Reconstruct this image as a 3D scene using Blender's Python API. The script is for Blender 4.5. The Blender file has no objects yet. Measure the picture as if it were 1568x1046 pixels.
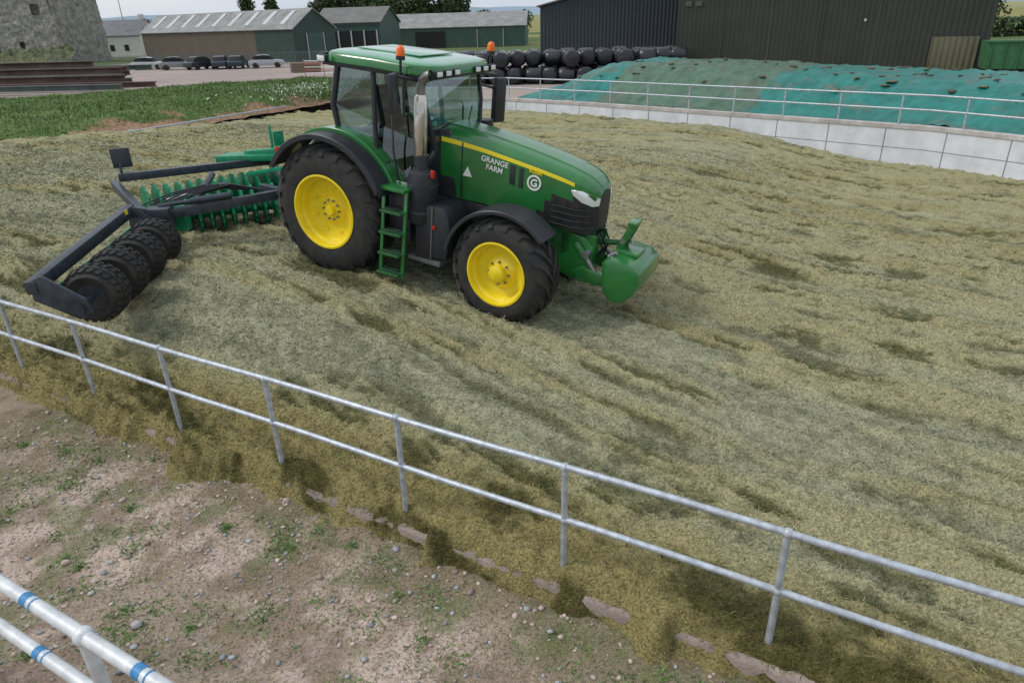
import bpy, bmesh, math, random
import numpy as np
from mathutils import Matrix, Vector, Euler
random.seed(7); rng=np.random.default_rng(7)
S=bpy.context.scene
COL=S.collection
R=math.radians
H=3.65
# ------------------------------------------------------------ materials
def mat(name,col,rough=.6,metal=0.,var=.0,vscale=8.,bump=0.,bscale=30.,attr=None,col2=None,spec=.5,coat=0.,detail=6.,lo=.32,hi=.68):
    m=bpy.data.materials.new(name);m.use_nodes=True;nt=m.node_tree;N=nt.nodes;Lk=nt.links
    b=N['Principled BSDF'];b.inputs['Roughness'].default_value=rough;b.inputs['Metallic'].default_value=metal
    b.inputs['Specular IOR Level'].default_value=spec
    if coat: b.inputs['Coat Weight'].default_value=coat; b.inputs['Coat Roughness'].default_value=.12
    tc=N.new('ShaderNodeTexCoord')
    c4=(*col,1.)
    if attr:
        a=N.new('ShaderNodeAttribute');a.attribute_name=attr;src=a.outputs['Color']
    else: src=None
    if var or col2:
        nz=N.new('ShaderNodeTexNoise');nz.inputs['Scale'].default_value=vscale;nz.inputs['Detail'].default_value=detail;nz.inputs['Roughness'].default_value=.65
        Lk.new(tc.outputs['Object'],nz.inputs['Vector'])
        rp=N.new('ShaderNodeMapRange');rp.inputs['From Min'].default_value=lo;rp.inputs['From Max'].default_value=hi
        Lk.new(nz.outputs['Fac'],rp.inputs['Value'])
        if attr:
            rp.inputs['To Min'].default_value=1-var;rp.inputs['To Max'].default_value=1+var
            mx=N.new('ShaderNodeVectorMath');mx.operation='SCALE';Lk.new(src,mx.inputs[0]);Lk.new(rp.outputs[0],mx.inputs['Scale'])
            Lk.new(mx.outputs[0],b.inputs['Base Color'])
        else:
            mx=N.new('ShaderNodeMix');mx.data_type='RGBA'
            a_=c4 if col2 else tuple(min(1,x*(1-var)) for x in col)+(1,)
            b_=(*col2,1.) if col2 else tuple(min(1,x*(1+var)) for x in col)+(1,)
            mx.inputs['A'].default_value=a_;mx.inputs['B'].default_value=b_
            Lk.new(rp.outputs[0],mx.inputs['Factor']);Lk.new(mx.outputs['Result'],b.inputs['Base Color'])
    elif attr: Lk.new(src,b.inputs['Base Color'])
    else: b.inputs['Base Color'].default_value=c4
    if bump:
        n2=N.new('ShaderNodeTexNoise');n2.inputs['Scale'].default_value=bscale;n2.inputs['Detail'].default_value=5
        Lk.new(tc.outputs['Object'],n2.inputs['Vector'])
        bp=N.new('ShaderNodeBump');bp.inputs['Strength'].default_value=1.;bp.inputs['Distance'].default_value=bump
        Lk.new(n2.outputs['Fac'],bp.inputs['Height']);Lk.new(bp.outputs[0],b.inputs['Normal'])
    return m
def corr(name,col,var=.15,period=.3,depth=.03,rough=.6):
    m=mat(name,col,rough,0,var,.6)
    nt=m.node_tree;N=nt.nodes;Lk=nt.links;b=N['Principled BSDF']
    tc=N.new('ShaderNodeTexCoord');sx=N.new('ShaderNodeSeparateXYZ');Lk.new(tc.outputs['Object'],sx.inputs[0])
    ad=N.new('ShaderNodeMath');ad.operation='ADD';Lk.new(sx.outputs[0],ad.inputs[0]);Lk.new(sx.outputs[1],ad.inputs[1])
    mu=N.new('ShaderNodeMath');mu.operation='MULTIPLY';mu.inputs[1].default_value=2*math.pi/period;Lk.new(ad.outputs[0],mu.inputs[0])
    sn_=N.new('ShaderNodeMath');sn_.operation='SINE';Lk.new(mu.outputs[0],sn_.inputs[0])
    bp=N.new('ShaderNodeBump');bp.inputs['Distance'].default_value=depth;Lk.new(sn_.outputs[0],bp.inputs['Height']);Lk.new(bp.outputs[0],b.inputs['Normal'])
    return m
M={}
M['green']=mat('green_paint',(.020,.165,.036),.28,0,.14,3.,coat=.6)
M['roofg']=mat('roof_green_sky_sheen',(.10,.34,.18),.22,0,.12,2.5,coat=1.)  # pale roof top: sky reflection put into the base colour, not aged paint
M['green_d']=mat('green_dusty',(.022,.125,.035),.5,0,.35,12.)
M['yellow']=mat('yellow_paint',(.86,.66,.012),.38,0,.08,6.,coat=.3)
M['black']=mat('black_plastic',(.024,.026,.032),.45,0,.3,5.)
M['blackm']=mat('dark_frame_paint',(.035,.045,.058),.38,0,.4,9.)
M['tyre']=mat('tyre_rubber',(.017,.017,.019),.75,0,.0,5.,bump=.004,bscale=60.,col2=(.05,.046,.038),lo=.4,hi=.75)
M['chrome']=mat('exhaust_steel',(.62,.58,.53),.25,.9,.2,8.)
M['steel']=mat('steel',(.3,.3,.3),.4,.8,.2,8.)
M['white']=mat('white_paint',(.78,.78,.76),.5)
M['orange']=mat('beacon_orange',(.9,.16,.01),.25)
M['teal_g']=mat('roller_green',(.006,.23,.11),.38,0,.35,8.)
M['grille']=mat('grille_mesh',(.014,.014,.015),.5,0,.5,14.,col2=(.07,.052,.034),bump=.01,bscale=110.,lo=.50,hi=.75)
M['lamp']=mat('lamp_lens',(.85,.88,.9),.08,.2)
M['seat']=mat('cab_interior',(.03,.03,.03),.8)
M['skin']=mat('trim_grey',(.16,.16,.16),.6)
M['red']=mat('red_lens',(.5,.02,.01),.3)
M['yg']=mat('hood_stripe',(.85,.68,.02),.4)
M['blue']=mat('blue_tape',(.04,.22,.45),.5,0,.2,30.)
def glass():
    m=bpy.data.materials.new('tinted_glass');m.use_nodes=True;nt=m.node_tree;N=nt.nodes;N.clear()
    o=N.new('ShaderNodeOutputMaterial');mx=N.new('ShaderNodeMixShader');t=N.new('ShaderNodeBsdfTransparent');g=N.new('ShaderNodeBsdfGlossy')
    t.inputs[0].default_value=(.50,.62,.60,1);g.inputs['Roughness'].default_value=.03;g.inputs['Color'].default_value=(.85,.95,1,1)
    fr=N.new('ShaderNodeLayerWeight');fr.inputs['Blend'].default_value=.5
    pw=N.new('ShaderNodeMath');pw.operation='POWER';pw.inputs[1].default_value=3.;nt.links.new(fr.outputs['Facing'],pw.inputs[0])
    ma=N.new('ShaderNodeMath');ma.operation='MULTIPLY_ADD';ma.inputs[1].default_value=.8;ma.inputs[2].default_value=.10;nt.links.new(pw.outputs[0],ma.inputs[0])
    nt.links.new(ma.outputs[0],mx.inputs[0]);nt.links.new(t.outputs[0],mx.inputs[1]);nt.links.new(g.outputs[0],mx.inputs[2]);nt.links.new(mx.outputs[0],o.inputs[0])
    return m
M['glass']=glass()
# ------------------------------------------------------------ helpers
def empty(name,mx=None):
    e=bpy.data.objects.new(name,None);COL.objects.link(e);e.empty_display_size=.3
    if mx is not None: e.matrix_world=mx
    return e
def obj(name,vs,fs,m,parent=None,smooth=None,mids=None):
    me=bpy.data.meshes.new(name);me.from_pydata([tuple(v) for v in vs],[],fs)
    ms=m if isinstance(m,(list,tuple)) else [m]
    for q in ms: me.materials.append(q)
    if mids is not None: me.polygons.foreach_set('material_index',mids)
    me.update()
    if smooth is not None:
        me.polygons.foreach_set('use_smooth',[True]*len(me.polygons))
        try: me.set_sharp_from_angle(angle=R(smooth))
        except Exception: pass
    o=bpy.data.objects.new(name,me);COL.objects.link(o)
    if parent: o.parent=parent
    return o
def bev(o,w,seg=2):
    b=bmesh.new();b.from_mesh(o.data)
    bmesh.ops.recalc_face_normals(b,faces=b.faces)
    eds=[e for e in b.edges if len(e.link_faces)==2 and e.calc_face_angle(0)>R(25)]
    if w>0 and eds: bmesh.ops.bevel(b,geom=eds,offset=w,segments=seg,profile=.6,affect='EDGES',clamp_overlap=True)
    b.to_mesh(o.data);b.free()
    o.data.polygons.foreach_set('use_smooth',[True]*len(o.data.polygons))
    try:o.data.set_sharp_from_angle(angle=R(40))
    except Exception: pass
    return o
CF=[(0,1,3,2),(4,6,7,5),(0,4,5,1),(2,3,7,6),(0,2,6,4),(1,5,7,3)]
def box(name,c,s,m,parent=None,bv=.01,rot=None):
    Q=Matrix.Identity(3)
    if rot: Q=Euler([R(a) for a in rot]).to_matrix()
    vs=[]
    for i in(-.5,.5):
        for j in(-.5,.5):
            for k in(-.5,.5): vs.append(Vector(c)+Q@Vector((i*s[0],j*s[1],k*s[2])))
    o=obj(name,vs,CF,m,parent);return bev(o,bv)
def beam(name,a,b,w,h,m,parent=None,bv=.008):
    a=Vector(a);b=Vector(b);d=(b-a).normalized();up=Vector((0,0,1))
    if abs(d.z)>.95: up=Vector((1,0,0))
    sd=d.cross(up).normalized();u=sd.cross(d)
    vs=[]
    for p in(a,b):
        for j in(-.5,.5):
            for k in(-.5,.5): vs.append(p+sd*j*w+u*k*h)
    o=obj(name,vs,CF,m,parent);return bev(o,bv)
def prism(name,prof,y0,y1,m,parent=None,bv=.01):
    n=len(prof);vs=[(x,y0,z) for x,z in prof]+[(x,y1,z) for x,z in prof]
    fs=[tuple(range(n)),tuple(range(2*n-1,n-1,-1))]+[(i,(i+1)%n,n+(i+1)%n,n+i) for i in range(n)]
    o=obj(name,vs,fs,m,parent);return bev(o,bv)
def tube(name,pts,r,m,parent=None,seg=10,cap=True):
    pts=[Vector(p) for p in pts];vs=[];fs=[]
    rs=r if isinstance(r,(list,tuple)) else [r]*len(pts)
    px=None
    for i,p in enumerate(pts):
        d=(pts[min(i+1,len(pts)-1)]-pts[max(i-1,0)]).normalized()
        if px is None:
            up=Vector((0,0,1)) if abs(d.z)<.9 else Vector((1,0,0))
            px=d.cross(up).normalized()
        else: px=(px-d*px.dot(d)).normalized()
        py=d.cross(px)
        for k in range(seg):
            a=2*math.pi*k/seg;vs.append(p+px*math.cos(a)*rs[i]+py*math.sin(a)*rs[i])
    for i in range(len(pts)-1):
        for k in range(seg):
            a=i*seg+k;b=i*seg+(k+1)%seg;fs.append((a,b,b+seg,a+seg))
    if cap: fs.append(tuple(range(seg))[::-1]);fs.append(tuple(range((len(pts)-1)*seg,len(pts)*seg)))
    return obj(name,vs,fs,m,parent,smooth=45)
def lathe(name,prof,c,m,parent=None,seg=48,mids=None,ax='y'):
    vs=[];fs=[];mi=[]
    for r,a in prof:
        for k in range(seg):
            t=2*math.pi*k/seg
            if ax=='y': vs.append((c[0]+r*math.cos(t),c[1]+a,c[2]+r*math.sin(t)))
            else: vs.append((c[0]+r*math.cos(t),c[1]+r*math.sin(t),c[2]+a))
    for i in range(len(prof)-1):
        for k in range(seg):
            a=i*seg+k;b=i*seg+(k+1)%seg;fs.append((a,b,b+seg,a+seg));mi.append(mids[i] if mids else 0)
    o=obj(name,vs,fs,m,parent,smooth=35,mids=mi)
    b=bmesh.new();b.from_mesh(o.data);bmesh.ops.recalc_face_normals(b,faces=b.faces);b.to_mesh(o.data);b.free()
    return o
def join_mesh(name,parts,m,parent=None,smooth=None):
    vs=[];fs=[]
    for v,f in parts:
        k=len(vs);vs+=v;fs+=[tuple(i+k for i in q) for q in f]
    return obj(name,vs,fs,m,parent,smooth=smooth)
def np_mesh(name,V,F,m,parent=None,col=None,smooth=False,attr='col'):
    me=bpy.data.meshes.new(name);k=F.shape[1]
    me.vertices.add(len(V));me.vertices.foreach_set('co',V.astype(np.float32).ravel())
    me.loops.add(F.size);me.loops.foreach_set('vertex_index',F.astype(np.int32).ravel())
    me.polygons.add(len(F));me.polygons.foreach_set('loop_start',np.arange(0,F.size,k,dtype=np.int32))
    try: me.polygons.foreach_set('loop_total',np.full(len(F),k,dtype=np.int32))
    except Exception: pass
    me.update(calc_edges=True)
    if smooth: me.polygons.foreach_set('use_smooth',np.ones(len(F),dtype=bool))
    if col is not None:
        a=me.color_attributes.new(attr,'FLOAT_COLOR','POINT')
        a.data.foreach_set('color',np.hstack([np.clip(col,0,1),np.ones((len(col),1))]).astype(np.float32).ravel())
    me.materials.append(m);me.validate()
    o=bpy.data.objects.new(name,me);COL.objects.link(o)
    if parent:o.parent=parent
    return o
_T=rng.random((256,256))
def vn(x,y,sd=0):
    x=x+sd*17.3;y=y+sd*31.7
    ix=np.floor(x).astype(int);iy=np.floor(y).astype(int);fx=x-ix;fy=y-iy
    fx=fx*fx*(3-2*fx);fy=fy*fy*(3-2*fy)
    a=_T[ix%256,iy%256];b=_T[(ix+1)%256,iy%256];c=_T[ix%256,(iy+1)%256];d=_T[(ix+1)%256,(iy+1)%256]
    return (a*(1-fx)+b*fx)*(1-fy)+(c*(1-fx)+d*fx)*fy
def fbm(x,y,sd=0,o=4):
    t=0;a=.5;w=0
    for i in range(o):
        t=t+a*vn(x*2**i,y*2**i,sd+i*3);w+=a;a*=.55
    return t/w
def ss(t):
    t=np.clip(t,0,1);return t*t*(3-2*t)
def mix(a,b,t): return a+(b-a)*t
DX,DY=.868,-.4965
def sn(x,y): return DX*x+DY*y, -DY*x+DX*y
def xy(s,n): return DX*s-DY*n, DY*s+DX*n
FW=[(-10.2,37.6),(-4,36.9),(0.1,36.0),(3.9,32.7),(13.65,22.8),(15.2,20.1),(20,11.5),(24,4)]
fws,fwn=zip(*[sn(*p) for p in FW])
def farn(s): return np.interp(s,fws,fwn)
# ------------------------------------------------------------ silage
def tracks(s,n):
    tr=0*n
    for c,w,a in((7.55,.26,.95),(9.45,.26,.85),(5.75,.22,.9),(6.55,.26,.8),(10.6,.2,.5),(11.8,.3,.7),(13.6,.3,.7),(15.4,.3,.6),(17.2,.3,.7),(19.2,.35,.6),(21.5,.35,.6)):
        tr=np.maximum(tr,a*np.exp(-((n+.14*np.maximum(s+5,-3)*(c>9)+.15*np.sin(s/4.+c)-c)/w)**2))
    return tr
def rough_mask(s,n):
    b=fbm(s/5.,n/1.3,17,3)
    m=ss((b-.38)/.16)
    m=np.maximum(m*.9,ss((n-8.2)/1.5)*.9*ss((s+6)/3))
    m=np.maximum(m,.45*ss((n-10)/2))
    m=np.where(n<5.0,np.maximum(m,.7*ss((5.1-n)/.6)),m)
    tr=tracks(s,n)
    return np.clip(m*(1-.75*tr),.14,1),tr
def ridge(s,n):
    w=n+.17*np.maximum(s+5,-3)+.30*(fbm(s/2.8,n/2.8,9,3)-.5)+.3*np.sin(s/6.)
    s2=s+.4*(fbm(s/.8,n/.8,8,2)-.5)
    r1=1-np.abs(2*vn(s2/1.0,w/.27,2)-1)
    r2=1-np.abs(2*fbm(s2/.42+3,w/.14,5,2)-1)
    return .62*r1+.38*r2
def Zs(s,n):
    A=mix(.42,-.28,ss((s+9)/8.5));B=mix(-.3,-1.05,ss((s+7)/7))
    z=mix(A,B,ss((n-8)/19))
    e=ss((n-3.85)/2.1);z=mix(-.335,z,e)
    sp=.07*fbm(s/.16,s*0+7.,6,3)+.30*ss((fbm(s/.8,s*0+3.3,5,4)-.56)/.16)
    z=z-ss((3.93-(n+sp))/.30)*.36
    near=ss((5.4-n)/1.4);m,tr=rough_mask(s,n)
    z=z+.07*(fbm(s/2.2,n/1.6,1,3)-.5)-.03*tr
    z=z+.28*m*(ridge(s,n)-.60)*(1-.7*near)
    z=z+(.05+.07*m+.045*near)*(fbm(s/.17,n/.11,3,3)-.5)
    z=z+(.03+.035*near)*(vn(s/.055,n/.045,4)-.5)+.02*(vn(s/.025,n/.02,6)-.5)
    return z
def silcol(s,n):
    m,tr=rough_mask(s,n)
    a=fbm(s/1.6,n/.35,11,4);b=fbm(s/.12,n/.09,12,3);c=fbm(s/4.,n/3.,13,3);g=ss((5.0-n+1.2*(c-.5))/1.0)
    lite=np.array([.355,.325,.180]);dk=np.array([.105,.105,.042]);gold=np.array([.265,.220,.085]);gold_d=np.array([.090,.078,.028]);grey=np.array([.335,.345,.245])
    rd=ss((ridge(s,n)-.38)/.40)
    t=ss((.28*a+.30*b+.42*mix(.55,rd,m)-.35)/.30)[:,None]  # dark hollows, light crests: ridge shade put into colour, with moister and drier forage
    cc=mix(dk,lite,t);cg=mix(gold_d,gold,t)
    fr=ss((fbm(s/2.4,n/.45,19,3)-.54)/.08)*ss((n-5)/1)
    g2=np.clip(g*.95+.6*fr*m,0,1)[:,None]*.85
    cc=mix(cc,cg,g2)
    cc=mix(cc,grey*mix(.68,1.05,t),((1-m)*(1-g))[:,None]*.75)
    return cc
def axis(segs):
    out=[segs[0][0]]
    for a,b,st in segs:
        k=max(1,int(round((b-a)/st)));out+=list(a+(b-a)*(np.arange(1,k+1)/k))
    return np.array(out)
As=axis([(-28.9,-20,.11),(-20,-13,.06),(-13,5,.034),(5,9,.06),(9,24,.20)])
An=axis([(3.3,7,.028),(7,11,.036),(11,17,.05),(17,33,.08)])
SS_,NN_=np.meshgrid(As,An,indexing='ij')
s=SS_.ravel();n=NN_.ravel()
fn=farn(s);nc=np.minimum(n,fn+.1)
z=Zs(s,nc)
z=z-ss((-28.2-s)/.6)*.3
x,y=xy(s,nc)
V=np.stack([x,y,z],1);ns,nn=len(As),len(An)
I=np.arange(ns*nn).reshape(ns,nn)
F=np.stack([I[:-1,:-1],I[1:,:-1],I[1:,1:],I[:-1,1:]],-1).reshape(-1,4)
keep=(n[F].min(1)<(fn[F].max(1)+.2));F=F[keep]
M['silage']=mat('chopped_grass_forage',(.3,.26,.14),.95,0,.5,42.,bump=.03,bscale=48.,attr='col',spec=.1)
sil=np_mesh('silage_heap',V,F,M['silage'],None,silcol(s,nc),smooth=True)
def blades(name,x,y,z,ln,wd,col,m,up=.35,parent=None):
    k=len(x);a=rng.random(k)*2*math.pi;tl=(rng.random(k)**1.5)*up
    dx=np.cos(a)*np.cos(tl);dy=np.sin(a)*np.cos(tl);dz=np.sin(tl)
    px=-np.sin(a);py=np.cos(a)
    c=np.stack([x,y,z],1);d=np.stack([dx,dy,dz],1)*ln[:,None];q=np.stack([px,py,rng.normal(0,.5,k)],1)*wd[:,None]
    bend=np.zeros((k,3));bend[:,2]=-ln*.12
    V=np.stack([c-q,c+q,c+d*.55+q*.8,c+d*.55-q*.8,c+d+bend],1).reshape(-1,3)
    i=np.arange(k)*5
    F1=np.stack([i,i+1,i+2],1);F2=np.stack([i,i+2,i+3],1);F3=np.stack([i+3,i+2,i+4],1)
    F=np.concatenate([F1,F2,F3]);C=np.repeat(col,5,axis=0)
    return np_mesh(name,V,F,m,parent,C)
M['straw']=mat('cut_grass_strands',(.3,.3,.2),.9,0,.0,attr='col',spec=.15)
K=320000
u=rng.random(K);n=3.45+(u**1.5)*19;s=-1.5+(rng.random(K)-.5)*(11+n*1.9)*1.25-.28*n
ok=(s>-26.5)&(n<farn(s)-.2)&(s<16);s=s[ok];n=n[ok]
x,y=xy(s,n);dist=np.sqrt(x*x+y*y+H*H)
z=Zs(s,n)+.004
ok=z>-.60;s,n,x,y,z,dist=[q[ok] for q in(s,n,x,y,z,dist)]
k=len(s)
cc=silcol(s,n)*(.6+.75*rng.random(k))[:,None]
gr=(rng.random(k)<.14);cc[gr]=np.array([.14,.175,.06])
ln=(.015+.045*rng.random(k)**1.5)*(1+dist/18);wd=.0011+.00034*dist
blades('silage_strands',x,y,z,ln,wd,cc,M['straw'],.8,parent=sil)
# ------------------------------------------------------------ ground sheet
def gaxis(lo,hi,st,far):
    a=list(np.arange(lo,hi+1e-6,st));q=st;v=hi
    while v<far: q=min(q*1.22,max(1.2,.05*abs(v)));v+=q;a.append(v)
    q=st;v=lo;b=[]
    while v>-far: q=min(q*1.22,max(1.2,.05*abs(v)));v-=q;b.append(v)
    return np.array(b[::-1]+a)
gx=gaxis(-9,4,.045,4000);gy=gaxis(0.2,8.5,.045,4000)
GX,GY=np.meshgrid(gx,gy,indexing='ij');x=GX.ravel();y=GY.ravel()
s,n=sn(x,y)
def Zy(x,y):
    return -.62+.05*(fbm(x/1.1,y/1.1,21,3)-.5)+.045*(fbm(x/.25,y/.25,22,3)-.5)+.016*(vn(x/.06,y/.06,23)-.5)
yard=((n<4.0)&(np.abs(x)<60)&(y>-30)&(y<40))
z=np.full(len(x),-.62);z[yard]=Zy(x[yard],y[yard])
low=(n>4.3)&(s>-14)&(n<farn(s)+2.0)&(s<22)&(x>-3.5);z[low]=-1.7
def ydcol(x,y):
    a=fbm(x/1.3,y/1.3,31,4);b=fbm(x/.16,y/.16,32,3);c=fbm(x/.5,y/.5,33,3)
    soil=np.array([.35,.265,.21]);pale=np.array([.58,.465,.395]);dk=np.array([.20,.165,.11]);gr=np.array([.14,.17,.065])
    s,n=sn(x,y)
    t=ss((.5*c+.5*b-.38)/.22)[:,None]
    col=mix(soil*.85,pale,t*.8)
    col=mix(col,dk,(ss((a-.49)/.14)*.5)[:,None])
    w=ss((n-2.7+1.6*(a-.5))/1.0)[:,None]
    col=mix(col,np.array([.21,.175,.11])*(.7+.6*b)[:,None],w*.7)
    col=mix(col,gr,(ss((fbm(x/.35,y/.35,35,3)-.54)/.12)*.55)[:,None])
    return col
C=np.zeros((len(x),3));C[:]=(.10,.14,.05)
fb=fbm(x/60,y/60,41,3);C=mix(C,np.array([.30,.26,.10]),(ss((fb-.55)/.04)*(y>150))[:,None])
conc=(y>36)&(y<122)&(x>-60)&(x<70);C[conc]=np.array([.36,.30,.27])*(.8+.4*fbm(x[conc]/6,y[conc]/6,42,4))[:,None]
C[yard]=ydcol(x[yard],y[yard])
C[low]=(.08,.07,.04)
I=np.arange(len(x)).reshape(len(gx),len(gy))
F=np.stack([I[:-1,:-1],I[1:,:-1],I[1:,1:],I[:-1,1:]],-1).reshape(-1,4)
M['ground']=mat('bare_earth_ground',(.3,.25,.2),.95,0,.32,45.,bump=.014,bscale=70.,attr='col',spec=.15)
np_mesh('ground',np.stack([x,y,z],1),F,M['ground'],None,C,smooth=True)
def ico():
    b=bmesh.new();bmesh.ops.create_icosphere(b,subdivisions=1,radius=1);v=np.array([w.co[:] for w in b.verts]);f=np.array([[w.index for w in q.verts] for q in b.faces]);b.free();return v,f
iv,iff=ico()
def scatter_rocks(name,x,y,z,r,col,m,flat=.6,parent=None):
    k=len(x);A=rng.random((k,1,3))*.7+.65;P=iv[None]*A*(1+.25*rng.normal(0,1,(k,len(iv),1)).clip(-1,1)*.6)
    P[:,:,2]*=flat;a=rng.random(k)*6.28;ca,sa=np.cos(a)[:,None],np.sin(a)[:,None]
    X=P[:,:,0]*ca-P[:,:,1]*sa;Y=P[:,:,0]*sa+P[:,:,1]*ca
    V=np.stack([X*r[:,None]+x[:,None],Y*r[:,None]+y[:,None],P[:,:,2]*r[:,None]+z[:,None]],-1).reshape(-1,3)
    F=(iff[None]+(np.arange(k)*len(iv))[:,None,None]).reshape(-1,3)
    return np_mesh(name,V,F,m,parent,np.repeat(col,len(iv),axis=0))
M['stone']=mat('pebble_stone',(.3,.3,.3),.85,0,.2,30.,attr='col')
k=6500;s=-9+13*rng.random(k);n=.2+3.5*rng.random(k);x,y=xy(s,n)
r=.006+.020*rng.random(k)**3;r[:90]=.02+.022*rng.random(90)
g=rng.random(k);col=np.array([.42,.34,.29])*(.65+.75*g)[:,None];b_=rng.random(k)<.25;col[b_]=np.array([.33,.35,.37])*(.7+.6*g[b_])[:,None]
scatter_rocks('gravel',x,y,Zy(x,y)+r*.25,r,col,M['stone'])
for i,(bx,by,br) in enumerate([(-3.05,4.0,.06),(-2.5,3.4,.035),(-3.6,4.35,.03)]):
    scatter_rocks('rock',np.array([bx]),np.array([by]),Zy(np.array([bx]),np.array([by]))+br*.4,np.array([br]),np.array([[.45,.44,.43]]),M['stone'],.75)
M['leaf']=mat('weed_leaves',(.1,.2,.05),.7,0,0,attr='col',spec=.3)
cx=[];cy=[]
for i in range(230):
    s0=-8.5+11.5*random.random();n0=.5+3.0*random.random()**.9;kk=random.randint(10,90);sp=.03+.08*random.random()
    for j in range(kk):
        a,b=xy(s0+random.gauss(0,sp),n0+random.gauss(0,sp));cx.append(a);cy.append(b)
x=np.array(cx);y=np.array(cy);k=len(x)
col=np.array([.12,.20,.06])*(.6+.9*rng.random(k))[:,None]
blades('yard_weeds',x,y,Zy(x,y),.02+.045*rng.random(k),.003+.005*rng.random(k),col,M['leaf'],1.2)
k=45000;s=-9+12*rng.random(k);n=.3+3.5*rng.random(k)**.42;x,y=xy(s,n)
col=np.array([.27,.235,.13])*(.5+.9*rng.random(k))[:,None];gg=rng.random(k)<.2;col[gg]=np.array([.13,.17,.06])
blades('loose_grass_litter',x,y,Zy(x,y)+.003,.015+.04*rng.random(k),.0012+.0016*rng.random(k),col,M['straw'],.5)
# ------------------------------------------------------------ near clamp wall
M['conc']=mat('concrete',(.38,.31,.27),.9,0,.0,3.5,bump=.012,bscale=40.,col2=(.22,.185,.155))
def wall_sn(name,s0,s1,n0,n1,z0,z1,m,jag=.015,step=.1):
    ks=int((s1-s0)/step);vs=[];fs=[]
    for i in range(ks+1):
        q=s0+(s1-s0)*i/ks;j=(random.random()-.5)*2*jag;j2=(random.random()-.5)*1.4*jag
        wv=jag*3*float(fbm(np.array(q/.8),np.array(1.),77,3)-.5) if jag>.01 else 0
        for nn_,zz in((n0,z0),(n0+j*.5+wv,z1-.03+j2),(n0+.03+j+wv,z1+j2*.5),(n1,z1),(n1,z0)):
            X,Y=xy(q,nn_);vs.append((X,Y,zz))
    for i in range(ks):
        for k_ in range(4):
            a=i*5+k_;fs.append((a,a+5,a+6,a+1))
    return obj(name,vs,fs,m,None,smooth=50)
wall_sn('low_concrete_clamp_wall',-27,12,3.74,3.98,-.9,-.47,M['conc'],.014)
k=9000;s=-10+13*rng.random(k);n=3.74+.22*rng.random(k);x,y=xy(s,n)
ok=fbm(s/.25,n/.1,38,2)>.42;s,n,x,y=s[ok],n[ok],x[ok],y[ok];k=len(s)
blades('wall_top_litter',x,y,np.full(k,-.466),.015+.04*rng.random(k),.0015+.0016*rng.random(k),np.array([.25,.21,.10])*(.5+.8*rng.random(k))[:,None],M['straw'],.4)
# ------------------------------------------------------------ railing
M['galv']=mat('galvanised_steel',(.46,.50,.55),.45,.35,.28,14.)
b=bmesh.new();bmesh.ops.create_icosphere(b,subdivisions=2,radius=1);iv2=[w.co[:] for w in b.verts];if2=[[w.index for w in q.verts] for q in b.faces];b.free()
def sphere_part(c,r):
    return [tuple(Vector(c)+Vector(v)*r) for v in iv2],[tuple(q) for q in if2]
def railing(name,line,zts,foot,r,m,posts,rt=None):
    E=empty(name)
    for i,zt in enumerate(zts): 
        tube('rail_%d'%(i+1),[(p[0],p[1],p[2]+zt) for p in line],r,m,E,12)
    for i,(px,py,pz) in enumerate(posts):
        tilt=(random.random()-.5)*.02
        tube('post_%d'%(i+1),[(px+tilt,py,pz+foot),(px,py,pz+zts[0])],r*1.0,m,E,10)
        for zt in zts: join_mesh('clamp',[sphere_part((px,py,pz+zt),r*1.45)],m,E,60)
        lathe('base_flange',[(.001,.012),(r*2.4,.012),(r*2.4,0)],(px,py,pz+foot),m,E,12,ax='z')
    return E
def lp(s,n,z=0): a=xy(s,n);return (a[0],a[1],z)
sp=[-1.787+1.59*k for k in range(-9,5)]
ln=[lp(-16+i*.5,3.87,.008*math.sin(i*.9)) for i in range(0,47)]
railing('steel_handrail_fence',ln,[.615,.12],-.47,.0255,M['galv'],[lp(q,3.87) for q in sp])
M['galv2']=mat('galvanised_steel_pale',(.62,.64,.66),.5,.2,.2,12.)
E=railing('foreground_handrail_fence',[lp(-6,.83),lp(3,.83)],[1.57,1.20],.06,.028,M['galv2'],[lp(q,.83) for q in(-4.1,-2.40,-.7,1.0,2.7)])
for q,zz in((-2.78,1.57),(-2.05,1.57),(-2.9,1.2)):
    a=lp(q-.025,.83,zz);b=lp(q+.02,.83,zz);tube('blue_tape',[a,b],.0290,M['blue'],E,14)
    a=lp(q+.045,.83,zz);b=lp(q+.055,.83,zz);tube('blue_tape',[a,b],.0288,M['blue'],E,14)
wall_sn('foreground_concrete_wall',-8,6,.71,.95,-.9,.05,M['conc'],.003)
kb=[(-24.3,9.2,.12),(-17.6,23.8,.08),(-11.3,37.3,.05)]
tube('clamp_edge_pipe',kb,.035,M['galv'],None,8)
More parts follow.
